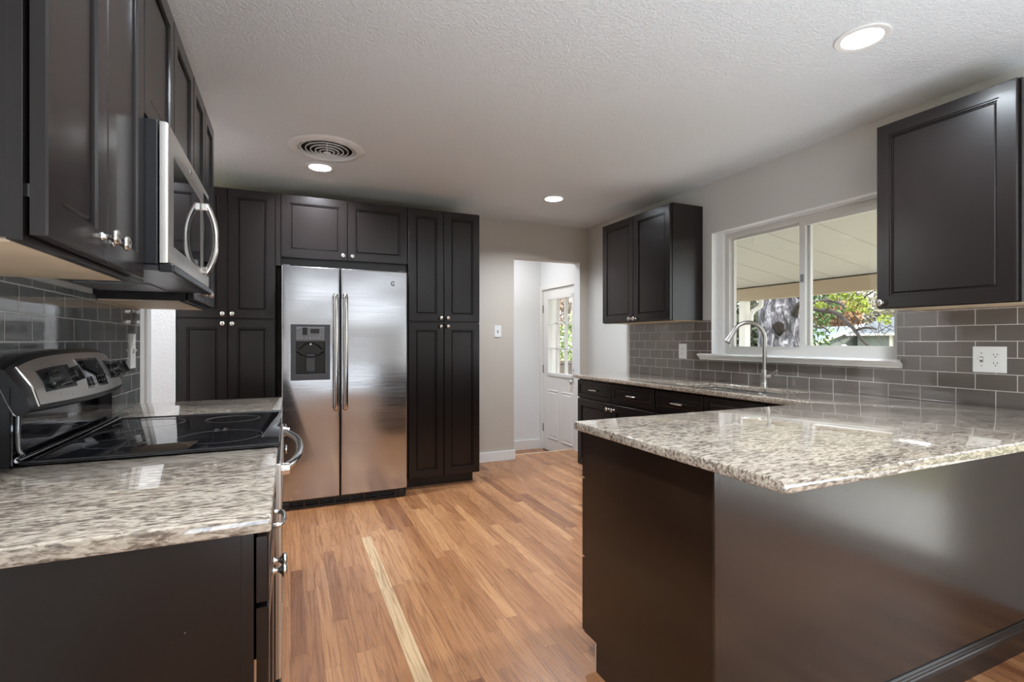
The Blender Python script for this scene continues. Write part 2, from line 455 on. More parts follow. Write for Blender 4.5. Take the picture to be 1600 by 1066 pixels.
def bevel_sharp(bm, off, seg=2, vert_off=0.0, vseg=4):
    if vert_off:
        es = [e for e in bm.edges if len(e.link_faces) == 2 and e.calc_face_angle(0) > 1.2 and abs((e.verts[0].co - e.verts[1].co).normalized().z) > 0.9]
        bmesh.ops.bevel(bm, geom=es, offset=vert_off, segments=vseg, affect='EDGES', profile=0.5)
    bmesh.ops.dissolve_limit(bm, angle_limit=0.01, verts=bm.verts[:], edges=bm.edges[:])
    es = [e for e in bm.edges if len(e.link_faces) == 2 and e.calc_face_angle(0) > 0.9]
    bmesh.ops.bevel(bm, geom=es, offset=off, segments=seg, affect='EDGES', profile=0.5)
    return bm

def panel(bm, o, u, v, n, Wd, H, rings):
    """one continuous door skin: nested rectangles (inset, height) from the back face to the centre"""
    o, u, v, n = Vector(o), Vector(u), Vector(v), Vector(n)
    prev = None; first = None
    for d, h in rings:
        c = [bm.verts.new(o + u * a + v * b + n * h) for a, b in ((d, d), (Wd - d, d), (Wd - d, H - d), (d, H - d))]
        if prev:
            for i in range(4):
                bm.faces.new([prev[i], prev[(i + 1) % 4], c[(i + 1) % 4], c[i]])
        else: first = c
        prev = c
    bm.faces.new(prev); bm.faces.new(first[::-1])
    return bm

DOOR = lambda T=0.02, st=0.056: [(0, 0), (0, T - .003), (.003, T), (st, T), (st + .002, T - .005), (st + .007, T - .005), (st + .008, T - .013), (st + .0125, T - .013), (st + .019, T - .008)]
DRAWER = lambda T=0.02, st=0.03: [(0, 0), (0, T - .003), (.003, T), (st, T), (st + .003, T - .004), (st + .007, T - .004), (st + .010, T - .010), (st + .018, T - .007)]

def lathe(bm, prof, c=(0, 0, 0), axis=(0, 0, 1), seg=20, closed=True):
    a = Vector(axis).normalized()
    q = Vector((0, 0, 1)).rotation_difference(a)
    c = Vector(c)
    rows = []
    for r, h in prof:
        if r < 1e-6: rows.append([bm.verts.new(c + q @ Vector((0, 0, h)))])
        else: rows.append([bm.verts.new(c + q @ Vector((r * math.cos(2 * PI * i / seg), r * math.sin(2 * PI * i / seg), h))) for i in range(seg)])
    for A, Bq in zip(rows, rows[1:]):
        for i in range(seg):
            j = (i + 1) % seg
            if len(A) == 1 and len(Bq) == 1: continue
            if len(A) == 1: bm.faces.new([A[0], Bq[i], Bq[j]])
            elif len(Bq) == 1: bm.faces.new([A[i], A[j], Bq[0]])
            else: bm.faces.new([A[i], A[j], Bq[j], Bq[i]])
    if closed:
        for row in (rows[0], rows[-1]):
            if len(row) > 2: bm.faces.new(row)
    return bm

def tube(bm, pts, rad, seg=12, flat=1.0, up=None, cap=True):
    pts = [Vector(p) for p in pts]
    rs = rad if isinstance(rad, (list, tuple)) else [rad] * len(pts)
    prev = None; rows = []
    for i, p in enumerate(pts):
        t = (pts[min(i + 1, len(pts) - 1)] - pts[max(i - 1, 0)]).normalized()
        if prev is None:
            a = Vector(up) if up else (Vector((0, 0, 1)) if abs(t.z) < 0.9 else Vector((1, 0, 0)))
            x = t.cross(a).normalized()
        else:
            x = (prev - t * prev.dot(t)).normalized()
        prev = x; y = t.cross(x)
        rows.append([bm.verts.new(p + (x * math.cos(2 * PI * k / seg) + y * math.sin(2 * PI * k / seg) * flat) * rs[i]) for k in range(seg)])
    for A, Bq in zip(rows, rows[1:]):
        for k in range(seg):
            j = (k + 1) % seg
            bm.faces.new([A[k], A[j], Bq[j], Bq[k]])
    if cap: bm.faces.new(rows[0]); bm.faces.new(rows[-1][::-1])
    return bm

def spline(pts, n=8):
    P = [Vector(p) for p in pts]; out = []
    for i in range(len(P) - 1):
        p0, p1, p2, p3 = P[max(i - 1, 0)], P[i], P[i + 1], P[min(i + 2, len(P) - 1)]
        for k in range(n):
            t = k / n
            out.append(0.5 * ((2 * p1) + (-p0 + p2) * t + (2 * p0 - 5 * p1 + 4 * p2 - p3) * t * t + (-p0 + 3 * p1 - 3 * p2 + p3) * t ** 3))
    out.append(P[-1]); return out

# ------------------------------------------------------------------ setting
XR, XL, YB, ZC = 3.0, -0.67, 4.68, 2.44
LIGHTS = [(2.12, 1.28), (0.205, 3.79), (2.09, 3.81), (0.205, 1.15)]

struct('floor', B(-2.3, 3.0, -3.5, 4.86, -0.06, 0.0), M_OAK)
struct('floor_landing', B(1.2, 3.0, 4.86, 5.82, -0.25, -0.185), M_OAK)
struct('trim_1', B(2.0, 3.0, 4.845, 4.872, -0.185, 0.0015, bev=0.001), M_MAPLE, 'pale wood nosing at the step down to the back door')

def ceiling_bm():
    bm = NB()
    def loop(pts):
        v = [bm.verts.new((x, y, ZC)) for x, y in pts]
        return [bm.edges.new((v[i], v[(i + 1) % len(v)])) for i in range(len(v))]
    E = loop([(-2.3, -3.5), (3.0, -3.5), (3.0, 5.82), (-2.3, 5.82)])
    for lx, ly in LIGHTS: E += loop([(lx + 0.07 * math.cos(a * PI / 12), ly + 0.07 * math.sin(a * PI / 12)) for a in range(24)])
    E += loop([(0.226 + 0.16 * math.cos(a * PI / 16), 3.41 + 0.16 * math.sin(a * PI / 16)) for a in range(32)])
    bmesh.ops.triangle_fill(bm, use_beauty=True, edges=E)
    for f in bm.faces:
        if f.normal.z > 0: f.normal_flip()
    return bm
o = obj('ceiling', ceiling_bm(), M_CEIL, recalc=False); o['kind'] = 'structure'
struct('roof_deck', B(-2.4, 3.25, -3.7, 6.0, 2.60, 2.66), M_WHITE)

def wallx(name, x0, x1, ya, yb, za, zb, holes, mat):
    ys = sorted({ya, yb, *[h[0] for h in holes], *[h[1] for h in holes]})
    zs = sorted({za, zb, *[h[2] for h in holes], *[h[3] for h in holes]})
    return struct(name, cells(ys, zs, lambda y, z: not any(h[0] < y < h[1] and h[2] < z < h[3] for h in holes), x0, x1, 'x'), mat)
WIN = (1.627, 2.93, 1.085, 2.045)
DOOR_Y0, DOOR_Y1 = 4.925, 5.76
PAT = (-1.35, 0.62, 0.0, 2.05)
wallx('wall_right', 3.0, 3.2, -3.5, 4.68, -0.45, 2.6, [WIN, PAT], M_GREIGE_R)
wallx('wall_landing_right', 3.0, 3.2, 4.68, 5.95, -0.45, 2.6, [(DOOR_Y0 - .02, DOOR_Y1 + .02, -0.185, 1.885)], M_WHITE)
def wally(name, y0, y1, xa, xb, za, zb, holes, mat):
    xs = sorted({xa, xb, *[h[0] for h in holes], *[h[1] for h in holes]})
    zs = sorted({za, zb, *[h[2] for h in holes], *[h[3] for h in holes]})
    return struct(name, cells(xs, zs, lambda x, z: not any(h[0] < x < h[1] and h[2] < z < h[3] for h in holes), y0, y1, 'y'), mat)
wally('wall_back', 4.68, 4.797, -0.79, 3.0, -0.2, 2.6, [(2.105, 2.889, -0.2, 2.06)], M_GREIGE)
# drywall returns of the doorway, white paint
rt = NB(); box(rt, 2.1045, 2.1065, 4.6795, 4.80, 0.0, 2.06); struct('trim_2', rt, M_WHITE, 'white left return of the doorway to the landing')
rt = NB(); box(rt, 2.8875, 2.8895, 4.6795, 4.80, 0.0, 2.06); struct('trim_3', rt, M_WHITE, 'white right return of the doorway to the landing')
wally('wall_landing_far', 5.82, 5.95, 1.2, 3.0, -0.25, 2.6, [], M_WHITE)
wallx('wall_landing_left', 1.08, 1.2, 4.797, 5.95, -0.25, 2.6, [], M_WHITE)
LW = (-3.2, -0.5, 0.25, 2.2)
wallx('wall_left', -0.79, XL, -3.5, 3.17, 0.0, 2.6, [LW], M_GREIGE_R)
struct('trim_4', B(-0.80, XL + 0.012, 3.105, 3.185, 0.0, 2.12, bev=0.003), M_TRIM, 'white casing at the end of the left kitchen wall')
wally('wall_stub', 4.06, 4.18, -2.3, -0.702, 0.0, 2.6, [], M_WHITE)
wallx('wall_side_hall', -2.42, -2.3, 2.9, 4.18, 0.0, 2.6, [], M_WHITE)
wally('wall_side_hall_near', 2.93, 3.05, -2.3, -0.79, 0.0, 2.6, [], M_WHITE)
wally('wall_rear', -3.62, -3.5, -0.79, 3.2, 0.0, 2.6, [], M_GREIGE_R)
struct('baseboard_back', B(1.505, 2.117, 4.664, 4.68, 0.0, 0.10, bev=0.004), M_TRIM)
struct('baseboard_landing_far', B(1.2, 2.999, 5.804, 5.82, -0.185, -0.06, bev=0.004), M_TRIM)
struct('baseboard_landing_right', B(2.984, 3.0, 4.80, DOOR_Y0 - 0.07, -0.185, -0.06, bev=0.004), M_TRIM)

# window added for side light; patio door beside the dining area (behind the camera)
def frame_x(bm, x0, x1, y0, y1, z0, z1, w):
    b2 = cells([y0, y0 + w, y1 - w, y1], [z0, z0 + w, z1 - w, z1], lambda y, z: not (y0 + w < y < y1 - w and z0 + w < z < z1 - w), x0, x1, 'x')
    return b2
o = struct('side_light_window', cells([-3.2, -3.15, -1.87, -1.83, -0.55, -0.5], [0.25, 0.3, 2.15, 2.2], lambda y, z: not ((-3.15 < y < -1.87 or -1.83 < y < -0.55) and 0.3 < z < 2.15), -0.76, -0.71, 'x'), M_VINYL)
obj('pane', B(-0.737, -0.733, -3.15, -0.55, 0.3, 2.15), M_GLASS, o)
o = struct('door_2', cells([-1.35, -1.27, -0.40, -0.33, 0.54, 0.62], [0.0, 0.1, 1.97, 2.05], lambda y, z: not ((-1.27 < y < -0.40 or -0.33 < y < 0.54) and 0.1 < z < 1.97), 3.06, 3.11, 'x'), M_VINYL)
obj('pane', B(3.083, 3.087, -1.27, 0.54, 0.1, 1.97), M_GLASS, o)

# kitchen window: vinyl slider in a deep white reveal
y0, y1, z0, z1 = WIN
w1 = NB()
o = struct('window_1', cells([1.627, 1.665, 2.84, 2.878], [1.112, 1.150, 2.000, 2.034], lambda y, z: not (1.665 < y < 2.84 and 1.15 < z < 2.0), 3.085, 3.155, 'x'), M_VINYL)
o['label'] = 'white vinyl sliding window over the sink'
WINO = o
def sash(name, ya, yb, xa, xb, z_lo, z_hi, w, wl=None, wr=None):
    wl = wl or w; wr = wr or w
    s = obj(name, cells([ya, ya + wr, yb - wl, yb], [z_lo, z_lo + w, z_hi - w, z_hi], lambda y, z: not (ya + wr < y < yb - wl and z_lo + w < z < z_hi - w), xa, xb, 'x'), M_VINYL, WINO)
    obj('pane', B((xa + xb) / 2 - .002, (xa + xb) / 2 + .002, ya + wr, yb - wl, z_lo + w, z_hi - w), M_GLASS, s)
    return s
sash('sash', 2.205, 2.842, 3.115, 3.14, 1.148, 2.002, 0.022)
s2 = sash('sash', 1.663, 2.262, 3.088, 3.113, 1.148, 2.002, 0.034, wl=0.040, wr=0.03)
obj('latch', B(3.078, 3.09, 2.232, 2.25, 1.60, 1.65, bev=0.003), M_GREYP, s2)
# reveal linings
rv = cells([1.617, 1.627, 2.93, 2.94], [1.075, 1.085, 2.045, 2.055], lambda y, z: not (1.627 < y < 2.93 and 1.085 < z < 2.045), 2.9985, 3.16, 'x')
struct('trim_5', cells([1.6265, 1.63, 2.878, 2.9305], [1.085, 1.112, 2.034, 2.0455], lambda y, z: not (1.63 < y < 2.878 and 1.112 < z < 2.034), 3.06, 3.16, 'x'), M_TRIM, 'white stop around the kitchen window frame')
struct('trim_6', cells([1.6265, 1.6285, 2.9285, 2.9305], [1.085, 1.087, 2.0435, 2.0455], lambda y, z: not (1.6285 < y < 2.9285 and 1.087 < z < 2.0435), 2.999, 3.10, 'x'), M_TRIM, 'white return lining the window recess')
rv.free()
# sill: stool with a moulded apron
sl = NB()
prof = [(3.08, 1.113), (2.945, 1.113), (2.937, 1.109), (2.935, 1.102), (2.940, 1.096), (2.950, 1.093), (2.952, 1.086), (2.962, 1.078), (2.966, 1.066), (2.9915, 1.066), (2.9915, 1.088), (3.08, 1.088)]
ra = [sl.verts.new((x, 1.60, z)) for x, z in prof]; rb = [sl.verts.new((x, 3.02, z)) for x, z in prof]
# keep the part behind the wall face inside the opening
for i in range(len(prof)):
    if prof[i][0] > 2.999: ra[i].co.y = 1.629; rb[i].co.y = 2.928
for i in range(len(prof)):
    j = (i + 1) % len(prof); sl.faces.new([ra[i], ra[j], rb[j], rb[i]])
sl.faces.new(ra); sl.faces.new(rb[::-1])
struct('trim_7', sl, M_TRIM, 'white moulded sill under the kitchen window')

# back door with nine lights
DX = 3.012
d = NB()
gy0, gy1, gz0, gz1 = 5.02, 5.63, 0.80, 1.74
box(d, DX, DX + 0.044, DOOR_Y0, gy0, -0.175, 1.855); box(d, DX, DX + 0.044, gy1, DOOR_Y1, -0.175, 1.855)
d.free()
d = cells([DOOR_Y0 + .003, gy0, gy1, DOOR_Y1 - .003], [-0.175, gz0, gz1, 1.858], lambda y, z: not (gy0 < y < gy1 and gz0 < z < gz1), DX, DX + 0.044, 'x')
door = struct('door_1', d, M_TRIM, 'white half-glass exterior door on the landing')
lf = NB()
box(lf, DX - 0.012, DX + 0.05, gy0 - 0.025, gy0 + 0.012, gz0 - 0.025, gz1 + 0.025); box(lf, DX - 0.012, DX + 0.05, gy1 - 0.012, gy1 + 0.025, gz0 - 0.025, gz1 + 0.025)
box(lf, DX - 0.012, DX + 0.05, gy0, gy1, gz0 - 0.025, gz0 + 0.012); box(lf, DX - 0.012, DX + 0.05, gy0, gy1, gz1 - 0.012, gz1 + 0.025)
for k in (1, 2):
    yy = gy0 + (gy1 - gy0) * k / 3; box(lf, DX + 0.002, DX + 0.042, yy - 0.011, yy + 0.011, gz0, gz1)
    zz = gz0 + (gz1 - gz0) * k / 3; box(lf, DX + 0.002, DX + 0.042, gy0, gy1, zz - 0.011, zz + 0.011)
obj('muntin_frame', lf, M_TRIM, door)
obj('pane', B(DX + 0.02, DX + 0.024, gy0, gy1, gz0, gz1), M_GLASS, door)
for ya, yb in ((5.02, 5.29), (5.37, 5.64)):
    p = NB(); panel(p, (DX - 0.001, ya, -0.02), (0, 1, 0), (0, 0, 1), (-1, 0, 0), yb - ya, 0.62, [(0, 0), (0, .002), (.012, .009), (.03, .002), (.045, .008), (.05, .008)])
    obj('raised_panel', p, M_TRIM, door)
kn = NB(); lathe(kn, [(.028, 0), (.028, .006), (.011, .008), (.011, .03), (.026, .04), (.028, .052), (.02, .062), (0, .064)], (DX, DOOR_Y0 + 0.07, 0.735), (-1, 0, 0))
obj('door_knob', kn, M_NICKEL, door, smooth=True)
db = NB(); lathe(db, [(.026, 0), (.026, .01), (.015, .016), (0, .016)], (DX, DOOR_Y0 + 0.07, 0.87), (-1, 0, 0)); obj('deadbolt', db, M_NICKEL, door, smooth=True)
for z in (0.10, 0.85, 1.62):
    h = NB(); tube(h, [(DX - 0.008, DOOR_Y1 + 0.001, z - 0.05), (DX - 0.008, DOOR_Y1 + 0.001, z + 0.05)], 0.007, 8); obj('hinge', h, M_GREYP, door)
cs = cells([DOOR_Y0 - 0.06, DOOR_Y0, DOOR_Y1, DOOR_Y1 + 0.058], [-0.185, 1.862, 1.925], lambda y, z: not (DOOR_Y0 < y < DOOR_Y1 and z < 1.862), 2.984, 2.9995, 'x')
struct('trim_8', cs, M_TRIM, 'white casing around the back door')
struct('trim_10', cells([DOOR_Y0 - .019, DOOR_Y0, DOOR_Y1, DOOR_Y1 + .019], [-0.185, 1.862, 1.884], lambda y, z: not (DOOR_Y0 < y < DOOR_Y1 and z < 1.862), 3.0, 3.19, 'x'), M_TRIM, 'white jamb of the back door')
struct('trim_9', B(3.0, 3.12, DOOR_Y0, DOOR_Y1, -0.185, -0.176), M_DGREY, 'dark threshold under the back door')

# ------------------------------------------------------------------ tile backsplashes
bs = cells([0.75, 1.627, 2.93, 3.944], [0.908, 1.0855, 1.372], lambda y, z: not (1.627 < y < 2.93 and z > 1.0855), 2.992, 2.9995, 'x')
tag(obj('tile_backsplash', bs, M_TILE_R), 'taupe subway tile backsplash around the sink window', 'backsplash')
tag(obj('tile_backsplash', B(XL + .0005, XL + 0.008, 0.98, 2.985, 0.908, 1.385), M_TILE_L), 'grey subway tile backsplash behind the range', 'backsplash')

# ------------------------------------------------------------------ cabinet hardware
def knob_mesh():
    bm = NB()
    lathe(bm, [(.0095, 0), (.0095, .002), (.0055, .005), (.005, .013), (.010, .018), (.0155, .021), (.0165, .025), (.014, .029), (.007, .031), (0, .0312)], seg=18)
    me = bpy.data.meshes.new('knob'); bmesh.ops.recalc_face_normals(bm, faces=bm.faces[:]); bm.to_mesh(me); bm.free()
    me.materials.append(M_NICKEL)
    for f in me.polygons: f.use_smooth = True
    return me
def pull_mesh():
    bm = NB()
    tube(bm, spline([(-.048, 0, .0), (-.048, 0, .014), (-.036, 0, .021), (0, 0, .024), (.036, 0, .021), (.048, 0, .014), (.048, 0, 0)], 5), [.006] * 6 + [.0055] * 19 + [.006] * 6, 10)
    me = bpy.data.meshes.new('pull'); bmesh.ops.recalc_face_normals(bm, faces=bm.faces[:]); bm.to_mesh(me); bm.free()
    me.materials.append(M_NICKEL)
    for f in me.polygons: f.use_smooth = True
    return me
KNOB, PULL = knob_mesh(), pull_mesh()

AX = {'+x': ((0, 1, 0), (1, 0, 0)), '-x': ((0, 1, 0), (-1, 0, 0)), '-y': ((1, 0, 0), (0, -1, 0)), '+y': ((1, 0, 0), (0, 1, 0))}
def wloc(o):
    w = Vector((0, 0, 0))
    while o is not None: w += o.location; o = o.parent
    return w
def hardware(parent, me, name, pos, face):
    u, n = AX[face]
    o = bpy.data.objects.new(name, me); COL.objects.link(o)
    o.parent = parent
    o.location = Vector(pos) - wloc(parent)
    # local z -> outward normal, local x -> horizontal
    zx = Vector(n); xx = Vector(u); yy = zx.cross(xx)
    o.rotation_euler = Matrix((xx, yy, zx)).transposed().to_euler()
    return o

def front(root, face, plane, a0, a1, z0, z1, kind='door', knob=None, pull=None, mat=None, T=0.02, name=None):
    """door or drawer front; plane = coordinate of its back, knob = (along, z)"""
    u, n = AX[face]; nx, ny = n[0], n[1]
    pt = lambda a, z, d: (plane + nx * d, a, z) if nx else (a, plane + ny * d, z)
    bm = NB()
    panel(bm, pt(a0, z0, 0), u, (0, 0, 1), n, a1 - a0, z1 - z0, DOOR(T) if kind == 'door' else DRAWER(T))
    o = obj(name or kind, bm, mat or M_ESP, root)
    if knob: hardware(o, KNOB, 'knob', pt(knob[0], knob[1], T - .0005), face)
    if pull: hardware(o, PULL, 'pull', pt(pull[0], pull[1], T - .0005), face)
    return o

# ------------------------------------------------------------------ left run: base cabinets, counters
LF = -0.056      # face of the left base boxes
t = thing('base_cabinet', 'espresso base cabinet with plain end panel under near left counter', 'cabinet', (-0.36, 1.3, 0))
obj('body', B(XL + .002, LF - 0.02, 1.0, 1.583, 0.10, 0.877), M_ESP, t)
obj('face_frame', B(LF - 0.02, LF, 0.9985, 1.583, 0.10, 0.877, bev=0.001), M_ESP, t)
obj('toe_kick', B(XL + .002, LF - 0.075, 1.005, 1.58, 0.0, 0.10), M_ESP, t)
front(t, '+x', LF + .004, 1.004, 1.577, 0.745, 0.862, 'drawer', pull=(1.29, 0.80))
front(t, '+x', LF + .004, 1.004, 1.288, 0.112, 0.735, 'door', knob=(1.262, 0.69))
front(t, '+x', LF + .004, 1.293, 1.577, 0.112, 0.735, 'door', knob=(1.319, 0.69))
hg = NB(); box(hg, LF - 0.001, LF + 0.004, 1.012, 1.03, 0.60, 0.64); obj('hinge', hg, M_NICKEL, t)

t = thing('base_cabinet', 'dark base cabinet under the small counter beyond the range', 'cabinet', (-0.36, 2.66, 0))
obj('body', B(XL + .002, LF, 2.357, 2.965, 0.10, 0.877), M_ESP, t)
obj('toe_kick', B(XL + .002, LF - 0.075, 2.36, 2.96, 0.0, 0.10), M_ESP, t)
front(t, '+x', LF + .001, 2.362, 2.96, 0.745, 0.862, 'drawer', pull=(2.66, 0.80))
front(t, '+x', LF + .001, 2.362, 2.658, 0.112, 0.735, 'door', knob=(2.632, 0.69))
front(t, '+x', LF + .001, 2.663, 2.96, 0.112, 0.735, 'door', knob=(2.689, 0.69))

def slab(name, label, xs, ys, keep, z0=0.878, z1=0.908, vo=0.006, off=0.004):
    bm = cells(xs, ys, keep, z0, z1)
    bevel_sharp(bm, off, 3, vert_off=vo)
    return tag(obj(name, bm, M_GRAN, smooth=True), label, 'countertop')
slab('granite_countertop', 'near left granite countertop in front of the range', [XL + .0085, -0.027], [0.975, 1.588], lambda x, y: True)
slab('granite_countertop', 'short granite countertop on the far side of the range', [XL + .0085, -0.027], [2.352, 2.985], lambda x, y: True)

# ------------------------------------------------------------------ range
RY0, RY1 = 1.592, 2.348
t = thing('range', 'stainless and black electric range with smooth glass cooktop', 'range', (-0.35, 1.97, 0))
obj('body', B(XL + .02, -0.06, RY0, RY1, 0.02, 0.905), M_BLKM, t)
ct = B(-0.60, -0.022, RY0 + .001, RY1 - .001, 0.905, 0.919, bev=0.006, seg=3)
cook = obj('cooktop', ct, M_BLK, t, smooth=True)
for cx, cy, r in ((-0.19, 1.78, 0.115), (-0.19, 2.16, 0.09), (-0.45, 1.78, 0.075), (-0.45, 2.16, 0.105)):
    bm = NB(); lathe(bm, [(r - .0012, 0), (r - .0012, .0004), (r + .0012, .0004), (r + .0012, 0)], (cx, cy, 0.9188), seg=48, closed=False)
    obj('burner_ring', bm, M_RING, cook)
bm = NB(); tube(bm, [(-0.598, RY0 + .004, 0.916), (-0.024, RY0 + .004, 0.916)], 0.0035, 8); obj('side_trim', bm, M_BLKP, t)
bm = NB(); tube(bm, [(-0.598, RY1 - .004, 0.916), (-0.024, RY1 - .004, 0.916)], 0.0035, 8); obj('side_trim', bm, M_BLKP, t)
od = obj('oven_door', B(-0.058, -0.018, RY0 + .003, RY1 - .003, 0.235, 0.86, bev=0.006), M_SSR, t)
obj('oven_window', B(-0.020, -0.0165, RY0 + .12, RY1 - .12, 0.40, 0.70), M_BLK, od)
obj('control_rail', B(-0.058, -0.022, RY0 + .003, RY1 - .003, 0.864, 0.904, bev=0.003), M_BLKP, t)
hp = [(-0.018 + 0.056 * (1 - abs(2 * k / 20 - 1) ** 2.6), RY0 + 0.04 + (RY1 - RY0 - 0.08) * k / 20, 0.832) for k in range(21)]
hb = NB(); tube(hb, hp, 0.0125, 12); oh = obj('oven_handle', hb, M_CHROME, od, smooth=True)
for yy in (RY0 + 0.045, RY1 - 0.045):
    bm = NB(); tube(bm, [(-0.02, yy, 0.832), (0.004, yy, 0.832)], [0.019, 0.0165], 14); obj('handle_mount', bm, M_CHROME, oh, smooth=True)
obj('storage_drawer', B(-0.058, -0.020, RY0 + .003, RY1 - .003, 0.06, 0.228, bev=0.006), M_BLKP, t)

# backguard console
def console(s0, s1, xoff, n=48, close=True):
    bm = NB(); rows = []
    for i in range(n + 1):
        s = s0 + (s1 - s0) * i / n
        q = 1 - (2 * s - 1) ** 2
        e = 1 - abs(2 * s - 1) ** 6
        y = RY0 + .004 + (RY1 - RY0 - .008) * s
        xb = -0.575 + 0.030 * q + xoff; xt = -0.618 + 0.022 * q + xoff * .7
        zb = 1.035 - 0.004 * q - xoff * .5; zt = 1.145 + 0.014 * q + 0.030 * e + xoff * .4
        mid = Vector(((xb + xt) / 2 + .008, y, (zb + zt) / 2))
        P = [(XL + .010, y, zb + .006), (xb - .012, y, zb), (xb - .003, y, zb + .004), (xb, y, zb + .014), mid, (xt, y, zt - .012), (xt - .005, y, zt - .003), (xt - .014, y, zt), (XL + .010, y, zt - .004)]
        rows.append([bm.verts.new(p) for p in P])
    for A, Bq in zip(rows, rows[1:]):
        for k in range(len(A)):
            j = (k + 1) % len(A); bm.faces.new([A[k], A[j], Bq[j], Bq[k]])
    bm.faces.new(rows[0]); bm.faces.new(rows[-1][::-1])
    return bm
cons = obj('console', console(0, 1, 0.0), M_BLKP, t, smooth=True)
def skin(s0, s1, f0, f1, off, n=20, th=0.002):
    """a patch lying on the console face; f runs from bottom (0) to top (1)"""
    bm = NB(); A = []
    for lay in (0, 1):
        g = []
        for i in range(n + 1):
            s = s0 + (s1 - s0) * i / n; q = 1 - (2 * s - 1) ** 2; e = 1 - abs(2 * s - 1) ** 6
            y = RY0 + .004 + (RY1 - RY0 - .008) * s
            xb = -0.575 + 0.030 * q; xt = -0.618 + 0.022 * q; zb = 1.035 - 0.004 * q; zt = 1.145 + 0.014 * q + 0.030 * e
            col_ = []
            for f in [f0 + (f1 - f0) * k / 6 for k in range(7)]:
                x = xb + (xt - xb) * f + .008 * (1 - abs(2 * f - 1)) + (off + (th if lay else 0)) * .92
                z = zb + .014 + (zt - .012 - zb - .014) * f + (off + (th if lay else 0)) * .4
                col_.append(bm.verts.new((x, y, z)))
            g.append(col_)
        A.append(g)
    for g in A:
        for i in range(n):
            for k in range(6): bm.faces.new([g[i][k], g[i + 1][k], g[i + 1][k + 1], g[i][k + 1]])
    for i in range(n):
        for k in (0, 6): bm.faces.new([A[0][i][k], A[0][i + 1][k], A[1][i + 1][k], A[1][i][k]])
    for k in range(6):
        for i in (0, n): bm.faces.new([A[0][i][k], A[0][i][k + 1], A[1][i][k + 1], A[1][i][k]])
    return bm
def onface(s, f, off):
    q = 1 - (2 * s - 1) ** 2; e = 1 - abs(2 * s - 1) ** 6
    y = RY0 + .004 + (RY1 - RY0 - .008) * s
    xb = -0.575 + 0.030 * q; xt = -0.618 + 0.022 * q; zb = 1.035 - 0.004 * q; zt = 1.145 + 0.014 * q + 0.030 * e
    return Vector((xb + (xt - xb) * f + .008 * (1 - abs(2 * f - 1)) + off * .92, y, zb + .014 + (zt - .026 - zb) * f + off * .4))
obj('console_face', skin(0.045, 0.955, 0.03, 0.985, 0.0012, n=40), M_SSR, cons, smooth=True)
obj('knob_plate', skin(0.10, 0.315, 0.28, 0.76, 0.003), M_BLKP, cons, smooth=True)
obj('knob_plate', skin(0.73, 0.94, 0.28, 0.76, 0.003), M_BLKP, cons, smooth=True)
dsp = obj('display', skin(0.415, 0.64, 0.22, 0.80, 0.003), M_BLK, cons, smooth=True)
obj('display_bezel', skin(0.40, 0.655, 0.17, 0.85, 0.002), M_CHROME, cons, smooth=True)
for i, s in enumerate((0.155, 0.262, 0.78, 0.885)):
    bm = NB(); c = onface(s, 0.5, 0.004)
    ax = (0.9, (s - 0.5) * 0.25, 0.42)
    lathe(bm, [(.024, 0), (.024, .007), (.019, .010), (.0175, .026), (.014, .028), (0, .028)], c, ax, 18)
    a = Vector(ax).normalized(); up = Vector((0, 0, 1)); up = (up - a * up.dot(a)).normalized(); sd = a.cross(up)
    r_ = [bm.verts.new(c + a * h + up * (k * .021) + sd * (m * .005)) for h in (.012, .037) for k in (-1, 1) for m in (-1, 1)]
    for q in ((0, 1, 3, 2), (4, 5, 7, 6), (0, 1, 5, 4), (2, 3, 7, 6), (0, 2, 6, 4), (1, 3, 7, 5)): bm.faces.new([r_[k] for k in q])
    obj('control_knob', bm, M_KNOB, cons, smooth=True)
for s, f in ((0.10, .78), (0.125, .64), (0.16, .86), (0.215, .80), (0.185, .2), (0.225, .16), (0.26, .13)):
    obj('printed_mark', lathe(NB(), [(0.0024, 0), (0.0024, .0006), (0, .0006)], onface(s, f, .0026), (.92, 0, .4), 8), M_PRINTD, cons)
for i in range(6):
    for j in range(2):
        c = onface(0.44 + i * .034, .30 + j * .11, .0052); obj('display_mark', lathe(NB(), [(0.0028, 0), (0.0028, .0005), (0, .0005)], c, (.92, 0, .4), 6), M_LABELT, dsp)
for s, f in ((0.435, .70), (0.615, .70), (0.58, .62)):
    obj('display_mark', lathe(NB(), [(0.0022, 0), (0.0022, .0005), (0, .0005)], onface(s, f, .0052), (.92, 0, .4), 6), M_LABELT, dsp)
bm = NB(); lathe(bm, [(.004, 0), (.004, .001), (0, .001)], onface(0.98, .5, 0), (1, 0, .4), 8); bm.free()
bk = obj('splash_panel', B(XL + .010, -0.606, RY0 + .004, RY1 - .004, 0.905, 1.045, bev=0.004), M_BLK, t)
bm = NB(); tube(bm, spline([(-0.600, RY0 + .012, 1.030), (-0.600, RY0 + .012, 0.955), (-0.594, RY0 + .018, 0.932), (-0.588, RY0 + .035, 0.926), (-0.588, RY1 - .02, 0.926)], 6), 0.006, 10)
obj('splash_trim', bm, M_DCHR, t, smooth=True)
bm = NB(); tube(bm, [(-0.574, RY0 + .02, 0.921), (-0.574, RY1 - .02, 0.921)], 0.003, 8); obj('rear_trim', bm, M_DCHR, t)
bm = NB(); tube(bm, spline([(-0.640, RY0 + .0025, 1.125), (-0.610, RY0 + .0025, 1.045), (-0.600, RY0 + .0025, 1.03)], 4), 0.003, 8); obj('side_seam', bm, M_DCHR, t)
obj('side_panel', B(XL + .012, -0.612, RY0, RY0 + .003, 0.905, 1.10), M_BLKP, t)
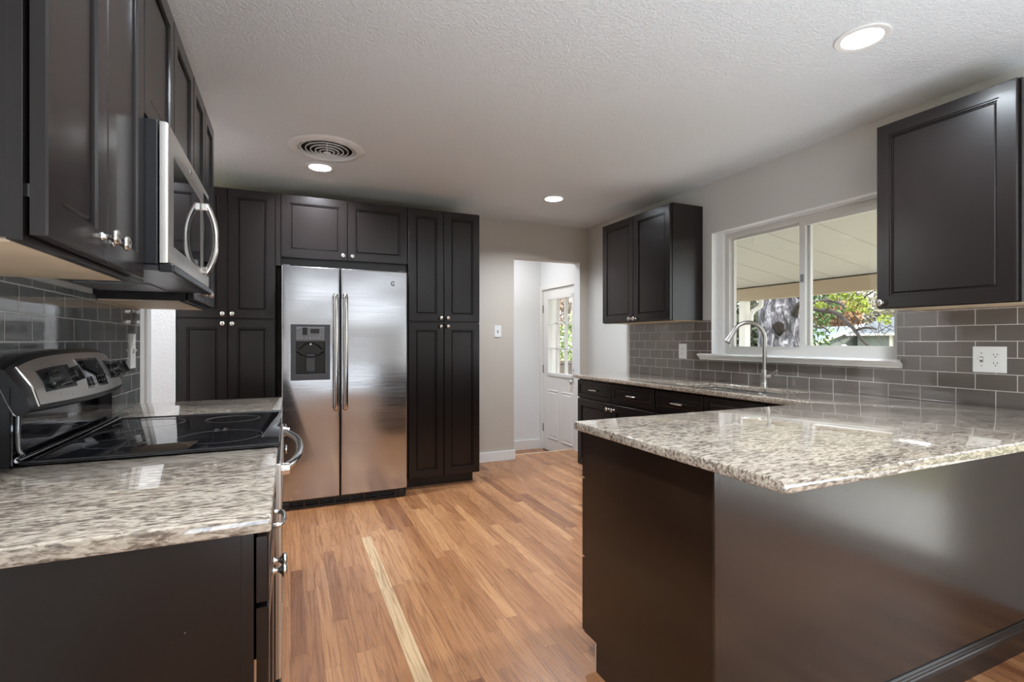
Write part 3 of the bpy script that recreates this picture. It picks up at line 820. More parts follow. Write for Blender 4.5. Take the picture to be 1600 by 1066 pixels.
bm = NB(); tube(bm, [onface(0.04, k / 8, .002) for k in range(9)], 0.004, 8); obj('console_edge_trim', bm, M_CHROME, t, smooth=True)

# ------------------------------------------------------------------ left upper cabinets and microwave
UB, UD = -0.374, -0.368   # box face, door back
UT = 2.286
def upper(name, label, y0, y1, z0, z1, knobs, splits, loc=None, under=True):
    t = thing(name, label, 'cabinet', (-0.52, (y0 + y1) / 2, z0))
    obj('body', B(XL, UB - .02, y0, y1, z0, z1), M_ESP, t)
    obj('face_frame', B(UB - .02, UB, y0 - .001, y1, z0 - .004, z1, bev=.001), M_ESP, t)
    obj('bounce_panel', B(XL + .01, UB - .03, y0 + .016, y1 - .016, z1 - .001, z1 + .002), M_MAPLE, t)  # unseen pale sheet added to bounce light onto the ceiling
    if under: obj('bottom_panel', B(XL + .01, UB - .021, y0 + .016, y1 - .004, z0 - .005, z0 + .002), M_MAPLE, t)
    for a, b, k in splits:
        front(t, '+x', UD, a, b, z0 + .006, z1 - .006, 'door', knob=k, T=0.022)
    return t
t = upper('upper_cabinet', 'near left dark upper cabinet beside the microwave, nearest the camera', 1.015, 1.60, 1.372, UT, None,
      [(1.02, 1.306, (1.272, 1.425)), (1.311, 1.597, (1.345, 1.425))])
bm = NB(); box(bm, UB - .001, UD, 1.030, 1.036, 1.44, 1.46); obj('hinge', bm, M_GREYP, t)
upper('upper_cabinet', 'short dark upper cabinet directly above the microwave', 1.602, 2.358, 1.808, UT, None,
      [(1.607, 1.978, None), (1.983, 2.353, None)], under=False)
upper('upper_cabinet', 'dark upper cabinet beyond the microwave, over the small far counter', 2.36, 2.955, 1.372, UT, None,
      [(2.365, 2.655, (2.625, 1.425)), (2.66, 2.95, (2.69, 1.425))])

t = thing('microwave', 'stainless over-the-range microwave with black glass door and bowed handle', 'microwave', (-0.48, 1.98, 1.40))
MY0, MY1, MZ0, MZ1 = 1.606, 2.354, 1.418, 1.803
obj('body', B(XL, -0.318, MY0, MY1, MZ0, MZ1, bev=.003), M_BLKP, t)
# door: rounded stainless slab with a hole for the glass
dm = cells([MY0 + .002, MY0 + .07, MY0 + .56, MY0 + .60, MY1 - .002], [MZ0 + .004, MZ0 + .062, MZ1 - .075, MZ1 - .003], lambda y, z: not (MY0 + .07 < y < MY0 + .56 and MZ0 + .062 < z < MZ1 - .075), -0.314, -0.293, 'x')
bmesh.ops.dissolve_limit(dm, angle_limit=0.01, verts=dm.verts[:], edges=dm.edges[:])
bmesh.ops.bevel(dm, geom=[e for e in dm.edges if len(e.link_faces) == 2 and e.calc_face_angle(0) > 1.2 and abs(e.verts[0].co.x + .293) < .001 and abs(e.verts[1].co.x + .293) < .001], offset=.008, segments=3, affect='EDGES', profile=.5)
mdoor = obj('door', dm, M_SSR, t, smooth=True)
obj('door_glass', B(-0.31, -0.296, MY0 + .066, MY0 + .565, MZ0 + .058, MZ1 - .071), M_BLK, mdoor)
obj('control_panel', B(-0.296, -0.2905, MY0 + .60, MY1 - .012, MZ0 + .05, MZ1 - .03, bev=.002), M_BLK, mdoor)
hp = [(-0.293 + 0.034 * (1 - abs(2 * k / 20 - 1) ** 2.2) + .010, MY0 + .578, MZ0 + .045 + (MZ1 - MZ0 - .125) * k / 20) for k in range(21)]
bm = NB(); tube(bm, hp, 0.011, 12); mh = obj('door_handle', bm, M_SSH, mdoor, smooth=True)
for zz in (hp[0][2] + .012, hp[-1][2] - .012):
    obj('handle_mount', B(-0.295, -0.276, MY0 + .566, MY0 + .59, zz - .014, zz + .014, bev=.003), M_SSH, mh)
bm = NB(); lathe(bm, [(.011, 0), (.011, .0015), (0, .0015)], (-0.293, MY0 + .33, MZ1 - .036), (1, 0, 0), 20); obj('round_badge', bm, M_CHROME, mdoor)
# underside: grille, lamp lens and louvre strip
obj('underside_tray', B(XL + .02, -0.30, MY0 + .01, MY1 - .01, MZ0 - .016, MZ0, bev=.003), M_DGREY, t)
fl = NB()
for a, b in ((MY0 + .06, MY0 + .33), (MY0 + .40, MY0 + .67)): box(fl, -0.62, -0.42, a, b, MZ0 - .020, MZ0 - .015)
obj('grease_filter', fl, M_GREYP, t)
obj('vent_lip', B(-0.318, -0.282, MY0 + .004, MY1 - .004, MZ0 - .020, MZ0 + .003, bev=.005), M_BLKP, t)

# ------------------------------------------------------------------ back wall: tall cabinets and fridge
PF = 4.08       # front of tall boxes, doors stand 20 mm proud
def tall(label, x0, x1, xm, toe=True, toe_r=0.0):
    t = thing('pantry_cabinet', label, 'cabinet', ((x0 + x1) / 2, 4.38, 0))
    obj('body', B(x0, x1, PF, 4.678, 0.082, 2.298), M_ESP, t)
    obj('bounce_panel', B(x0 + .02, x1 - .02, PF + .02, 4.67, 2.297, 2.300), M_MAPLE, t)  # added out of sight to throw light up into the ceiling gap
    obj('toe_kick', B(x0, x1 - toe_r, 4.135, 4.66, 0.0, 0.082), M_ESP, t)
    for a, b, kx in ((x0 + .004, xm - .002, xm - .03), (xm + .002, x1 - .003, xm + .03)):
        front(t, '-y', PF - .001, a, b, 0.088, 1.362, knob=(kx, 1.332))
        front(t, '-y', PF - .001, a, b, 1.372, 2.292, knob=(kx, 1.402))
    return t
tall('tall dark pantry with four doors left of the fridge', -0.70, -0.086, -0.392)
tall('tall dark pantry with four doors right of the fridge', 0.886, 1.505, 1.187, toe_r=0.04)
t = thing('upper_cabinet', 'wide two-door dark cabinet over the fridge', 'cabinet', (0.4, 4.38, 1.78))
obj('body', B(-0.084, 0.884, PF, 4.678, 1.83, 2.298), M_ESP, t)
obj('bounce_panel', B(-0.07, 0.87, PF + .02, 4.67, 2.297, 2.300), M_MAPLE, t)  # unseen, added to lighten the ceiling above by bounce
obj('filler_strip', B(-0.084, -0.052, PF - .012, PF, 1.765, 2.298), M_ESP, t)
obj('bottom_rail', B(-0.05, 0.884, PF + .03, PF + .05, 1.772, 1.83), M_ESP, t)
front(t, '-y', PF - .001, -0.048, 0.417, 1.83, 2.292, knob=(0.385, 1.862))
front(t, '-y', PF - .001, 0.421, 0.882, 1.83, 2.292, knob=(0.453, 1.862))

FX0, FX1, FS, FY = -0.044, 0.845, 0.351, 3.90
t = thing('refrigerator', 'stainless side-by-side refrigerator with dark water dispenser', 'refrigerator', (0.4, 4.28, 0))
obj('body', B(FX0 + .006, FX1 - .006, FY + .085, 4.66, 0.02, 1.735), M_DGREY, t)
# left door carries the dispenser opening
dx0, dx1, dz0, dz1 = 0.015, 0.280, 0.928, 1.331
ld = cells([FX0, dx0, dx1, FS - .004], [0.068, dz0, dz1, 1.747], lambda x, z: not (dx0 < x < dx1 and dz0 < z < dz1), FY, FY + .075, 'y')
bmesh.ops.dissolve_limit(ld, angle_limit=0.01, verts=ld.verts[:], edges=ld.edges[:])
def outer_front(bm, x0, x1):
    out = []
    for e in bm.edges:
        m = (e.verts[0].co + e.verts[1].co) / 2
        if abs(m.y - FY) < 1e-4 and len(e.link_faces) == 2 and e.calc_face_angle(0) > 1.2 and (min(abs(m.x - x0), abs(m.x - x1)) < .002 or min(abs(m.z - .068), abs(m.z - 1.747)) < .002): out.append(e)
    return out
bmesh.ops.bevel(ld, geom=outer_front(ld, FX0, FS - .004), offset=.010, segments=4, affect='EDGES', profile=.5)
ldo = obj('freezer_door', ld, M_SS, t, smooth=True)
rd = B(FS + .004, FX1, FY, FY + .075, 0.068, 1.747)
bmesh.ops.bevel(rd, geom=outer_front(rd, FS + .004, FX1), offset=.010, segments=4, affect='EDGES', profile=.5)
rdo = obj('fridge_door', rd, M_SS, t, smooth=True)
obj('door_gasket', B(FX0 + .004, FX1 - .004, FY + .0755, FY + .085, 0.07, 1.743), M_BLKP, t)
for par, xx in ((ldo, 0.317), (rdo, 0.384)):
    hpz = spline([(xx, FY + .004, 0.712), (xx, FY - .030, 0.722), (xx, FY - .052, 0.76), (xx, FY - .058, 1.13), (xx, FY - .052, 1.50), (xx, FY - .030, 1.538), (xx, FY + .004, 1.548)], 8)
    bm = NB(); tube(bm, hpz, 0.0165, 14); obj('door_handle', bm, M_SSH, par, smooth=True)
# dispenser
df = cells([dx0, dx0 + .034, dx1 - .036, dx1], [dz0, dz0 + .044, 1.205, dz1], lambda x, z: not (dx0 + .034 < x < dx1 - .036 and dz0 + .044 < z < 1.205), FY - .006, FY + .02, 'y')
bevel_sharp(df, .003, 2)
dis = obj('dispenser', df, M_DGREY, ldo)
cav = NB(); box(cav, dx0 + .030, dx1 - .032, FY + .062, FY + .066, dz0 + .02, 1.23); box(cav, dx0 + .030, dx0 + .034, FY + .01, FY + .066, dz0 + .02, 1.23); box(cav, dx1 - .036, dx1 - .032, FY + .01, FY + .066, dz0 + .02, 1.23); box(cav, dx0 + .03, dx1 - .03, FY + .01, FY + .066, 1.205, 1.23); box(cav, dx0 + .03, dx1 - .03, FY + .012, FY + .066, dz0 + .03, dz0 + .043)
obj('recess', cav, M_BLK, dis)
bm = NB(); box(bm, dx0 + .035, dx1 - .04, FY - .010, FY - .005, 1.212, 1.312, bev=.003); obj('control_pad', bm, M_GREYP, dis)
bm = NB(); box(bm, 0.093, 0.125, FY - .0125, FY - .009, 1.255, 1.308, bev=.002); box(bm, 0.145, 0.205, FY - .0115, FY - .009, 1.268, 1.298, bev=.002); obj('display_window', bm, M_BLK, dis)
for k in range(6): obj('button_mark', B(0.058 + k * .028, 0.066 + k * .028, FY - .0112, FY - .0098, 1.228, 1.236), M_LABELT, dis)
obj('button_mark', B(0.05, 0.075, FY - .0112, FY - .0098, 1.296, 1.300), M_LABELT, dis)
bm = NB(); tube(bm, spline([(0.06, FY + .03, 1.13), (0.09, FY + .02, 1.105), (0.148, FY + .012, 1.095), (0.205, FY + .02, 1.105), (0.235, FY + .03, 1.13)], 6), .006, 8)
tube(bm, spline([(0.07, FY + .03, 1.15), (0.11, FY + .02, 1.185), (0.148, FY + .016, 1.195), (0.19, FY + .02, 1.185), (0.225, FY + .03, 1.15)], 6), .005, 8); obj('ice_chute', bm, M_BLKP, dis, smooth=True)
bm = NB(); box(bm, 0.115, 0.180, FY + .03, FY + .045, 0.985, 1.12, bev=.006); obj('paddle', bm, M_DGREY, dis)
bm = NB(); lathe(bm, [(.006, 0), (.006, .012), (0, .012)], (0.148, FY + .02, 1.188), (0, -1, 0), 10); obj('spout', bm, M_NICKEL, dis)
# round scroll badge
bm = NB()
tube(bm, [(0.735 + .013 * math.cos(a), FY - .001, 1.652 + .016 * math.sin(a)) for a in [0.5 + k * 5.2 / 24 for k in range(25)]], .0032, 6)
tube(bm, spline([(0.728, FY - .001, 1.648), (0.735, FY - .001, 1.656), (0.741, FY - .001, 1.650), (0.738, FY - .001, 1.640)], 4), .0016, 6)
obj('round_badge', bm, M_BADGE, rdo)
gl = cells([FX0 + .006, 0.0, 0.10, 0.11, 0.2, 0.21, 0.31, 0.32, 0.42, 0.43, 0.52, 0.53, 0.62, 0.63, 0.75, FX1 - .006], [0.004, 0.018, 0.052, 0.062],
           lambda x, z: not (0.018 < z < 0.052 and any(a < x < b for a, b in ((0.0, .1), (.11, .2), (.21, .31), (.32, .42), (.43, .52), (.53, .62), (.63, .75)))), FY + .03, FY + .05, 'y')
gr_ = obj('kick_grille', gl, M_BLKP, t)
sl_ = NB()
for zz in (0.026, 0.036, 0.046): box(sl_, FX0 + .01, FX1 - .1, FY + .04, FY + .06, zz - .0015, zz + .0015)
obj('grille_slat', sl_, M_DGREY, gr_)
for xx in (FX0 + .03, FX1 - .045):
    obj('foot', B(xx - .022, xx + .022, FY + .02, FY + .06, 0.0, 0.055, bev=.006), M_BLKP, t)
for xx in (FX0 + .03, FX1 - .03):
    obj('hinge_cover', B(xx - .025, xx + .025, FY + .02, FY + .10, 1.735, 1.757, bev=.004), M_DGREY, t)

# ------------------------------------------------------------------ right run
BF = 2.405      # face of the right base boxes, fronts stand 20 mm into the room
t = thing('base_cabinet', 'far dark base cabinet with two drawers over two doors, nearest the back wall', 'cabinet', (2.7, 3.38, 0))
obj('body', B(BF, 2.99, 2.862, 3.905, 0.10, 0.877), M_ESP, t)
obj('toe_kick', B(BF + .06, 2.99, 2.862, 3.90, 0, 0.10), M_ESP, t)
front(t, '-x', BF - .001, 3.388, 3.900, 0.712, 0.862, 'drawer', pull=(3.64, 0.787))
front(t, '-x', BF - .001, 2.868, 3.382, 0.712, 0.862, 'drawer', pull=(3.12, 0.787))
front(t, '-x', BF - .001, 3.388, 3.900, 0.108, 0.698, 'door', knob=(3.42, 0.655))
front(t, '-x', BF - .001, 2.868, 3.382, 0.108, 0.698, 'door', knob=(3.35, 0.655))
t = thing('base_cabinet', 'dark sink base cabinet under the gooseneck faucet', 'cabinet', (2.7, 2.4, 0))
sb = cells([BF, BF + .018, 2.972, 2.99], [1.942, 1.960, 2.840, 2.858], lambda x, y: not (BF + .018 < x < 2.972 and 1.96 < y < 2.84), 0.118, 0.877)
obj('body', sb, M_ESP, t)
obj('bottom', B(BF, 2.99, 1.942, 2.858, 0.10, 0.118), M_ESP, t)
obj('toe_kick', B(BF + .06, 2.99, 1.942, 2.858, 0, 0.10), M_ESP, t)
for a, b in ((1.948, 2.397), (2.403, 2.852)):
    front(t, '-x', BF - .001, a, b, 0.712, 0.862, 'drawer', pull=((a + b) / 2, 0.787), name='false_front')
    front(t, '-x', BF - .001, a, b, 0.108, 0.698, 'door', knob=(a + .42 if a < 2 else a + .03, 0.655))
t = thing('base_cabinet', 'dark corner base cabinet where the peninsula meets the sink run', 'cabinet', (2.7, 1.8, 0))
obj('body', B(BF, 2.99, 1.665, 1.938, 0.10, 0.877), M_ESP, t)
obj('toe_kick', B(BF + .06, 2.99, 1.665, 1.938, 0, 0.10), M_ESP, t)
front(t, '-x', BF - .001, 1.69, 1.934, 0.108, 0.862, 'door', knob=(1.90, 0.80))

# peninsula
PX0, PY0, PY1 = 1.03, 1.0, 1.635
t = thing('peninsula_cabinet', 'dark peninsula base cabinet with plain glossy back panel', 'cabinet', (2.0, 1.3, 0))
obj('body', B(PX0 + .019, 2.98, PY0 + .007, PY1, 0.105, 0.877), M_ESP, t)
ep = NB()
pr = [(PY0 + .0, 0.0), (1.555, 0.0), (1.555, 0.105), (PY1, 0.105), (PY1, 0.877), (PY0 + .0, 0.877)]
A = [ep.verts.new((PX0, y, z)) for y, z in pr]; Bq = [ep.verts.new((PX0 + .018, y, z)) for y, z in pr]
ep.faces.new(A); ep.faces.new(Bq[::-1])
for i in range(len(pr)): ep.faces.new([A[i], A[(i + 1) % len(pr)], Bq[(i + 1) % len(pr)], Bq[i]])
obj('end_panel', ep, M_ENDP, t)
obj('back_panel', B(PX0 + .0185, 2.985, PY0 - .004, PY0 + .006, 0.0, 0.877), M_PANEL, t)
obj('corner_strip', B(PX0 - .003, PX0 + .018, PY0 - .007, PY0 - .0005, 0.0, 0.877, bev=.002), M_PANEL, t)
obj('toe_kick', B(PX0 + .018, 2.98, 1.537, 1.553, 0, 0.105), M_ESP, t)
obj('raw_edge', B(PX0 - .0006, PX0 + .004, 1.5555, 1.560, 0, 0.10), M_MAPLE, t)
bb = NB(); prof = [(0, 0), (-.018, 0), (-.018, .070), (-.0155, .082), (-.0125, .086), (-.0125, .091), (-.008, .095), (-.008, .099), (-.003, .104), (0, .104)]
A = [bb.verts.new((PX0 + .6, PY0 - .0045 + y, z)) for y, z in prof]; Bq = [bb.verts.new((2.985, PY0 - .0045 + y, z)) for y, z in prof]
for v in A: v.co.x = PX0 + 0.0185
for i in range(len(prof)): bb.faces.new([A[i], A[(i + 1) % len(prof)], Bq[(i + 1) % len(prof)], Bq[i]])
bb.faces.new(A); bb.faces.new(Bq[::-1])
obj('base_moulding', bb, M_ESP, t)
for z0_, z1_ in ((0.108, 0.384), (0.392, 0.686), (0.694, 0.862)):
    front(t, '+y', PY1 + .001, PX0 + .002, 1.60, z0_, z1_, 'drawer', pull=(1.32, (z0_ + z1_) / 2))
for a in (1.606, 2.0):
    front(t, '+y', PY1 + .001, a, a + .388, 0.108, 0.862, 'door', knob=(a + (.35 if a < 1.8 else .04), 0.81))

# L-shaped counter with sink cutout
SX0, SX1, SY0, SY1 = 2.47, 2.80, 1.99, 2.70
CX, CN, CFY = 0.985, 0.755, 1.645
def keepL(x, y):
    if SX0 < x < SX1 and SY0 < y < SY1: return False
    if y < CFY: return True
    return x > 2.355
slab('granite_countertop', 'large L-shaped granite countertop of the peninsula and sink run',
     [CX, 2.355, SX0, SX1, 2.9915], [CN, CFY, SY0, SY1, 3.935], keepL, vo=0.012)
t = thing('sink', 'undermount stainless double sink in the granite counter below the window', 'sink', (2.63, 2.345, 0.7))
def basin(y0, y1):
    bm = NB(); a = 0.012
    outer = [(SX0 - a, y0), (SX1 + a, y0), (SX1 + a, y1), (SX0 - a, y1)]
    def ring(ins, z): return [bm.verts.new((min(max(x, SX0 - a + ins), SX1 + a - ins), min(max(y, y0 + ins), y1 - ins), z)) for x, y in outer]
    rs = [ring(0, .877), ring(.012, .877), ring(.016, .86), ring(.03, .72), ring(.06, .705)]
    for A, Bq in zip(rs, rs[1:]):
        for i in range(4): bm.faces.new([A[i], A[(i + 1) % 4], Bq[(i + 1) % 4], Bq[i]])
    bm.faces.new(rs[-1])
    o2 = [bm.verts.new(v.co + Vector((0, 0, -.003))) for v in rs[-1]]
    r0 = [bm.verts.new(v.co + Vector((0, 0, -.003))) for v in rs[0]]
    for i in range(4): bm.faces.new([rs[0][i], rs[0][(i + 1) % 4], r0[(i + 1) % 4], r0[i]]); bm.faces.new([r0[i], r0[(i + 1) % 4], o2[(i + 1) % 4], o2[i]])
    bm.faces.new(o2)
    return bm
M_SINK = simple('sink_steel', (0.62, 0.62, 0.61), 0.25, metal=1.0)
for a, b in ((SY0 - .012, 2.338), (2.352, SY1 + .012)):
    bo = obj('basin', basin(a, b), M_SINK, t)
    bm = NB(); lathe(bm, [(.04, 0), (.04, .003), (.03, .004), (.028, .001), (0, .001)], (2.635, (a + b) / 2, 0.705), seg=20); obj('drain', bm, M_CHROME, bo)
obj('divider', B(SX0 - .012, SX1 + .012, 2.338, 2.352, 0.70, 0.868), M_SINK, t)

t = thing('faucet', 'brushed nickel gooseneck pull-down faucet with side lever', 'faucet', (2.865, 2.345, 0.908))
fx, fy = 2.865, 2.345
bm = NB(); lathe(bm, [(.029, 0), (.029, .006), (.024, .012), (.022, .05), (.023, .075), (.021, .10), (.018, .115)], (fx, fy, 0.908), seg=22); obj('base', bm, M_FAUCET, t, smooth=True)
dv = Vector((-0.205, 0.10, 0)); 
path = [(fx, fy, 1.02), (fx, fy, 1.15)]
cz, rr_ = 1.235, 0.5
for k in range(0, 13):
    a = PI - k * PI * 0.86 / 12
    f = (1 + math.cos(a)) / 2 
    path.append((fx + dv.x * f * .93, fy + dv.y * f * .93, 1.225 + 0.108 * math.sin(a)))
end = Vector(path[-1]); pv = (end - Vector(path[-2])).normalized()
bm = NB(); tube(bm, spline(path, 3), 0.0135, 14); obj('spout', bm, M_FAUCET, t, smooth=True)
bm = NB(); tube(bm, [end - pv * .004, end + pv * .012, end + pv * .05, end + pv * .078, end + pv * .082], [.0145, .016, .0185, .0225, .019], 16); obj('spray_head', bm, M_FAUCET, t, smooth=True)
bm = NB(); tube(bm, [(fx, fy, 0.975), (fx + .005, fy - .035, 0.978), (fx + .006, fy - .055, 0.981)], [.017, .0165, .015], 14)
tube(bm, spline([(fx + .004, fy - .045, 0.985), (fx + .0, fy - .062, 1.0), (fx - .006, fy - .095, 1.022)], 4), [.010] * 3 + [.0085] * 3 + [.007] * 3, 10); obj('lever', bm, M_FAUCET, t, smooth=True)

# right uppers
URF = 2.695
def rupper(label, y0, y1, splits, z1=2.276):
    t = thing('upper_cabinet', label, 'cabinet', (2.85, (y0 + y1) / 2, 1.372))
    obj('body', B(URF + .02, 3.0, y0, y1, 1.374, z1), M_ESP, t)
    obj('face_frame', B(URF, URF + .02, y0 - .0008, y1, 1.370, z1, bev=.001), M_ESP, t)
    obj('bounce_panel', B(URF + .04, 2.985, y0 + .016, y1 - .016, z1 - .001, z1 + .002), M_MAPLE, t)  # unseen pale top added as a bounce surface for the ceiling
    obj('bottom_panel', B(URF + .021, 2.99, y0 + .016, y1 - .016, 1.369, 1.376), M_MAPLE, t)
    for a, b, k in splits: front(t, '-x', URF - .003, a, b, 1.374, z1 - .004, knob=k)
    return t
rupper('dark two-door upper cabinet left of the sink window', 3.022, 3.935, [(3.026, 3.475, (3.445, 1.40)), (3.480, 3.93, (3.51, 1.40))])
rupper('dark single-door upper cabinet right of the sink window', 1.012, 1.548, [(1.018, 1.545, (1.52, 1.40))])

# ------------------------------------------------------------------ plates
def plate_x(label, x, s, y0, y1, z0, z1, toggle=None, duplex=None, blank=False):
    t = thing('wall_plate', label, 'wall plate', (x, (y0 + y1) / 2, (z0 + z1) / 2))
    T = .006
    def bx(bm, d0, d1, a, b, c, d, bev=0):
        box(bm, min(x + s * d0, x + s * d1), max(x + s * d0, x + s * d1), a, b, c, d, bev)
    bm = NB(); bx(bm, -.001, T, y0, y1, z0, z1, .002); pl = obj('plate', bm, M_PLATE, t)
    zc = (z0 + z1) / 2
    if toggle is not None:
        bm = NB(); bx(bm, T - .001, T + .0012, toggle - .006, toggle + .006, zc - .013, zc + .013); obj('switch_slot', bm, M_GREYP, t)
        bm = NB(); bx(bm, T, T + .012, toggle - .0045, toggle + .0045, zc - .002, zc + .009, .001); obj('toggle', bm, M_PLATE, t)
        for dz in (-.03, .03):
            bm = NB(); lathe(bm, [(.003, 0), (.003, .001), (0, .0012)], (x + s * T, toggle, zc + dz), (s, 0, 0), 10); obj('screw', bm, M_LABELT, t)
    if duplex is not None:
        for dz in (-.02, .02):
            bm = NB(); lathe(bm, [(.0165, 0), (.0165, .002), (0, .002)], (x + s * (T - .0005), duplex, zc + dz), (s, 0, 0), 20); so = obj('socket', bm, M_PLATE, t)
            bm = NB()
            bx(bm, T + .001, T + .0025, duplex - .0075, duplex - .0055, zc + dz, zc + dz + .009); bx(bm, T + .001, T + .0025, duplex + .0055, duplex + .0075, zc + dz, zc + dz + .008)
            lathe(bm, [(.0025, 0), (.0025, .001), (0, .001)], (x + s * (T + .0015), duplex, zc + dz - .007), (s, 0, 0), 8); obj('slot', bm, M_SLOT, so)
    return t
plate_x('white double wall plate with toggle and outlet on the right tile', 2.992, -1, 1.174, 1.298, 1.064, 1.186, toggle=1.264, duplex=1.212)
plate_x('white single outlet plate on the tile left of the sink window', 2.992, -1, 3.188, 3.276, 1.064, 1.188, duplex=3.232)
plate_x('white wall plate on the grey tile beyond the range', XL + .008, 1, 2.80, 2.88, 1.085, 1.245, toggle=2.84)
t = thing('light_switch', 'white single light switch on the greige back wall', 'light switch', (1.925, 4.68, 1.306))
obj('plate', B(1.888, 1.962, 4.674, 4.681, 1.248, 1.366, bev=.002), M_PLATE, t)
obj('switch_slot', B(1.919, 1.931, 4.6735, 4.676, 1.292, 1.320), M_GREYP, t)
obj('toggle', B(1.9205, 1.9295, 4.662, 4.6745, 1.306, 1.316, bev=.001), M_PLATE, t)

# ------------------------------------------------------------------ ceiling: recessed lights and round air diffuser
LL = ['large recessed ceiling light at the upper right, over the peninsula', 'recessed ceiling light just beyond the round vent, facing the fridge', 'recessed ceiling light near the doorway and the far right cabinet', None]
def can(x, y, label, power):
    t = thing('recessed_light', label, 'ceiling light', (x, y, ZC))
    bm = NB(); lathe(bm, [(.098, 0), (.099, -.003), (.095, -.007), (.078, -.009), (.072, -.006), (.069, .002), (.072, .004), (.098, .0005)], (x, y, ZC), seg=40, closed=False); obj('trim_ring', bm, M_TRIM, t, smooth=True)
    bm = NB(); lathe(bm, [(.069, .001), (.062, .03), (.055, .055), (.060, .058), (.072, .03), (.0715, .001)], (x, y, ZC), seg=40, closed=False); obj('baffle', bm, M_TRIM, t, smooth=True)
    bm = NB(); lathe(bm, [(0, .046), (.0585, .046), (.0585, .05), (0, .05)], (x, y, ZC), seg=32, closed=False); obj('lens', bm, M_LENS, t)
    area('lamp', (0, 0, 0.038), (0, 0, 0), 0.10, 0.10, power, (0.87, 0.96, 1.06), 'DISK', parent=t)
for (x, y), lb in zip(LIGHTS, LL):
    can(x, y, lb or 'recessed ceiling light above the near left counter', 38)
t = thing('air_vent', 'round white ceiling air diffuser with concentric rings', 'air vent', (0.226, 3.41, ZC))
c = (0.226, 3.41, ZC)
bm = NB(); lathe(bm, [(.228, 0), (.230, -.004), (.222, -.010), (.195, -.016), (.180, -.018), (.178, -.010), (.176, .002)], c, seg=56, closed=False); obj('flange', bm, M_TRIM, t, smooth=True)
bm = NB(); lathe(bm, [(.176, .03), (0, .03), (0, .032), (.178, .032), (.178, -.001), (.176, -.001)], c, seg=40, closed=False); obj('duct', bm, M_SLOT, t)
for k, r in enumerate((.160, .131, .102, .074, .047)):
    h = -.006 - .004 * k
    bm = NB(); lathe(bm, [(r, h - .004), (r - .005, h - .0045), (r - .0065, h + .001), (r - .001, h + .0015), (r, h - .004)], c, seg=56, closed=False); obj('ring', bm, M_TRIM, t, smooth=True)
bm = NB(); lathe(bm, [(.024, -.028), (.022, -.034), (.006, -.036), (.006, -.046), (.010, -.050), (.010, -.055), (0, -.055)], c, seg=20, closed=False); lathe(bm, [(.005, .03), (.005, -.034)], c, seg=8); obj('damper_knob', bm, M_TRIM, t, smooth=True)
bm = NB()
for a in (0.6, 0.6 + PI / 2, 0.6 + PI, 0.6 + 1.5 * PI):
    tube(bm, [(c[0] + .02 * math.cos(a), c[1] + .02 * math.sin(a), ZC + .0), (c[0] + .174 * math.cos(a), c[1] + .174 * math.sin(a), ZC + .0)], .004, 6)
obj('spider_bracket', bm, M_GREYP, t)

# ------------------------------------------------------------------ outdoors
struct('ground', B(-30, 60, -40, 60, -0.6, -0.45), M_GRASS)
tag(obj('patio_slab', B(3.2, 6.2, -6, 9, -0.45, -0.40), M_PATIOF), 'concrete patio slab outside the window', 'patio')
t = thing('patio_cover', 'cream patio roof seen through the kitchen window', 'patio roof', (4.4, 2.5, 1.9))
pc = NB(); prf = [(3.2, 2.30), (5.85, 1.875), (5.85, 1.96), (3.2, 2.385)]
A = [pc.verts.new((x, 1.15, z)) for x, z in prf]; Bq = [pc.verts.new((x, 5.25, z)) for x, z in prf]
for i in range(4): pc.faces.new([A[i], A[(i + 1) % 4], Bq[(i + 1) % 4], Bq[i]])
pc.faces.new(A); pc.faces.new(Bq[::-1])
obj('ceiling_board', pc, M_PATIO, t)
sm = NB()
for k in range(9):
    yy = 1.4 + k * 0.45
    tube(sm, [(3.22, yy, 2.296), (5.84, yy, 1.876)], .004, 5)
o = obj('seam', sm, simple('patio_seam', (0.375, 0.35, 0.295), 0.7), t); o['kind'] = 'stuff'
obj('beam', B(5.56, 5.66, 1.15, 5.25, 1.745, 1.905), M_BEAM, t)
def post(y, label):
    t = thing('patio_post', label, 'post', (5.6, y, -0.40))
    obj('shaft', B(5.55, 5.65, y - .05, y + .05, -0.40, 1.745, bev=.006), M_POST, t)
    bm = NB(); tube(bm, spline([(5.6, y - .05, 1.43), (5.6, y - .10, 1.47), (5.6, y - .11, 1.56), (5.6, y - .18, 1.63), (5.6, y - .25, 1.66), (5.6, y - .26, 1.745)], 6), .028, 8); obj('bracket', bm, M_POST, t, smooth=True)
post(4.895, 'white patio post with curved bracket, left in the sink window')

def blob_tree(bm, path, rads, seg, amp, sc):
    tube(bm, path, rads, seg)
    for v in bm.verts:
        d = noise.noise_vector(v.co * sc) * amp + noise.noise_vector(v.co * sc * 3.1) * amp * .4
        v.co += d
t = thing('tree', 'gnarled grey tree trunk with a knot hole beyond the patio', 'tree', (8.5, 6.63, -0.45))
bm = NB(); blob_tree(bm, spline([(8.5, 6.63, -0.5), (8.5, 6.63, 0.3), (8.5, 6.63, 1.1), (8.5, 6.64, 1.8), (8.5, 6.72, 2.6), (8.55, 6.85, 4.2)], 8), [.45 - .005 * k * .8 for k in range(41)], 22, .075, 3.0)
tr = obj('trunk', bm, M_BARK, t, smooth=True)
hl = NB(); lathe(hl, [(0, .035), (.05, .03), (.085, .015), (.10, -.02), (.11, -.08)], (8.17, 6.395, 1.46), (-0.80, -0.60, 0.08), 16)
for v in hl.verts: v.co.z = 1.46 + (v.co.z - 1.46) * 1.35; v.co += noise.noise_vector(v.co * 11) * .035
obj('knot_hole', hl, M_HOLE, tr, smooth=True)  # dark domed cap; the hollow's shade is put into its colour
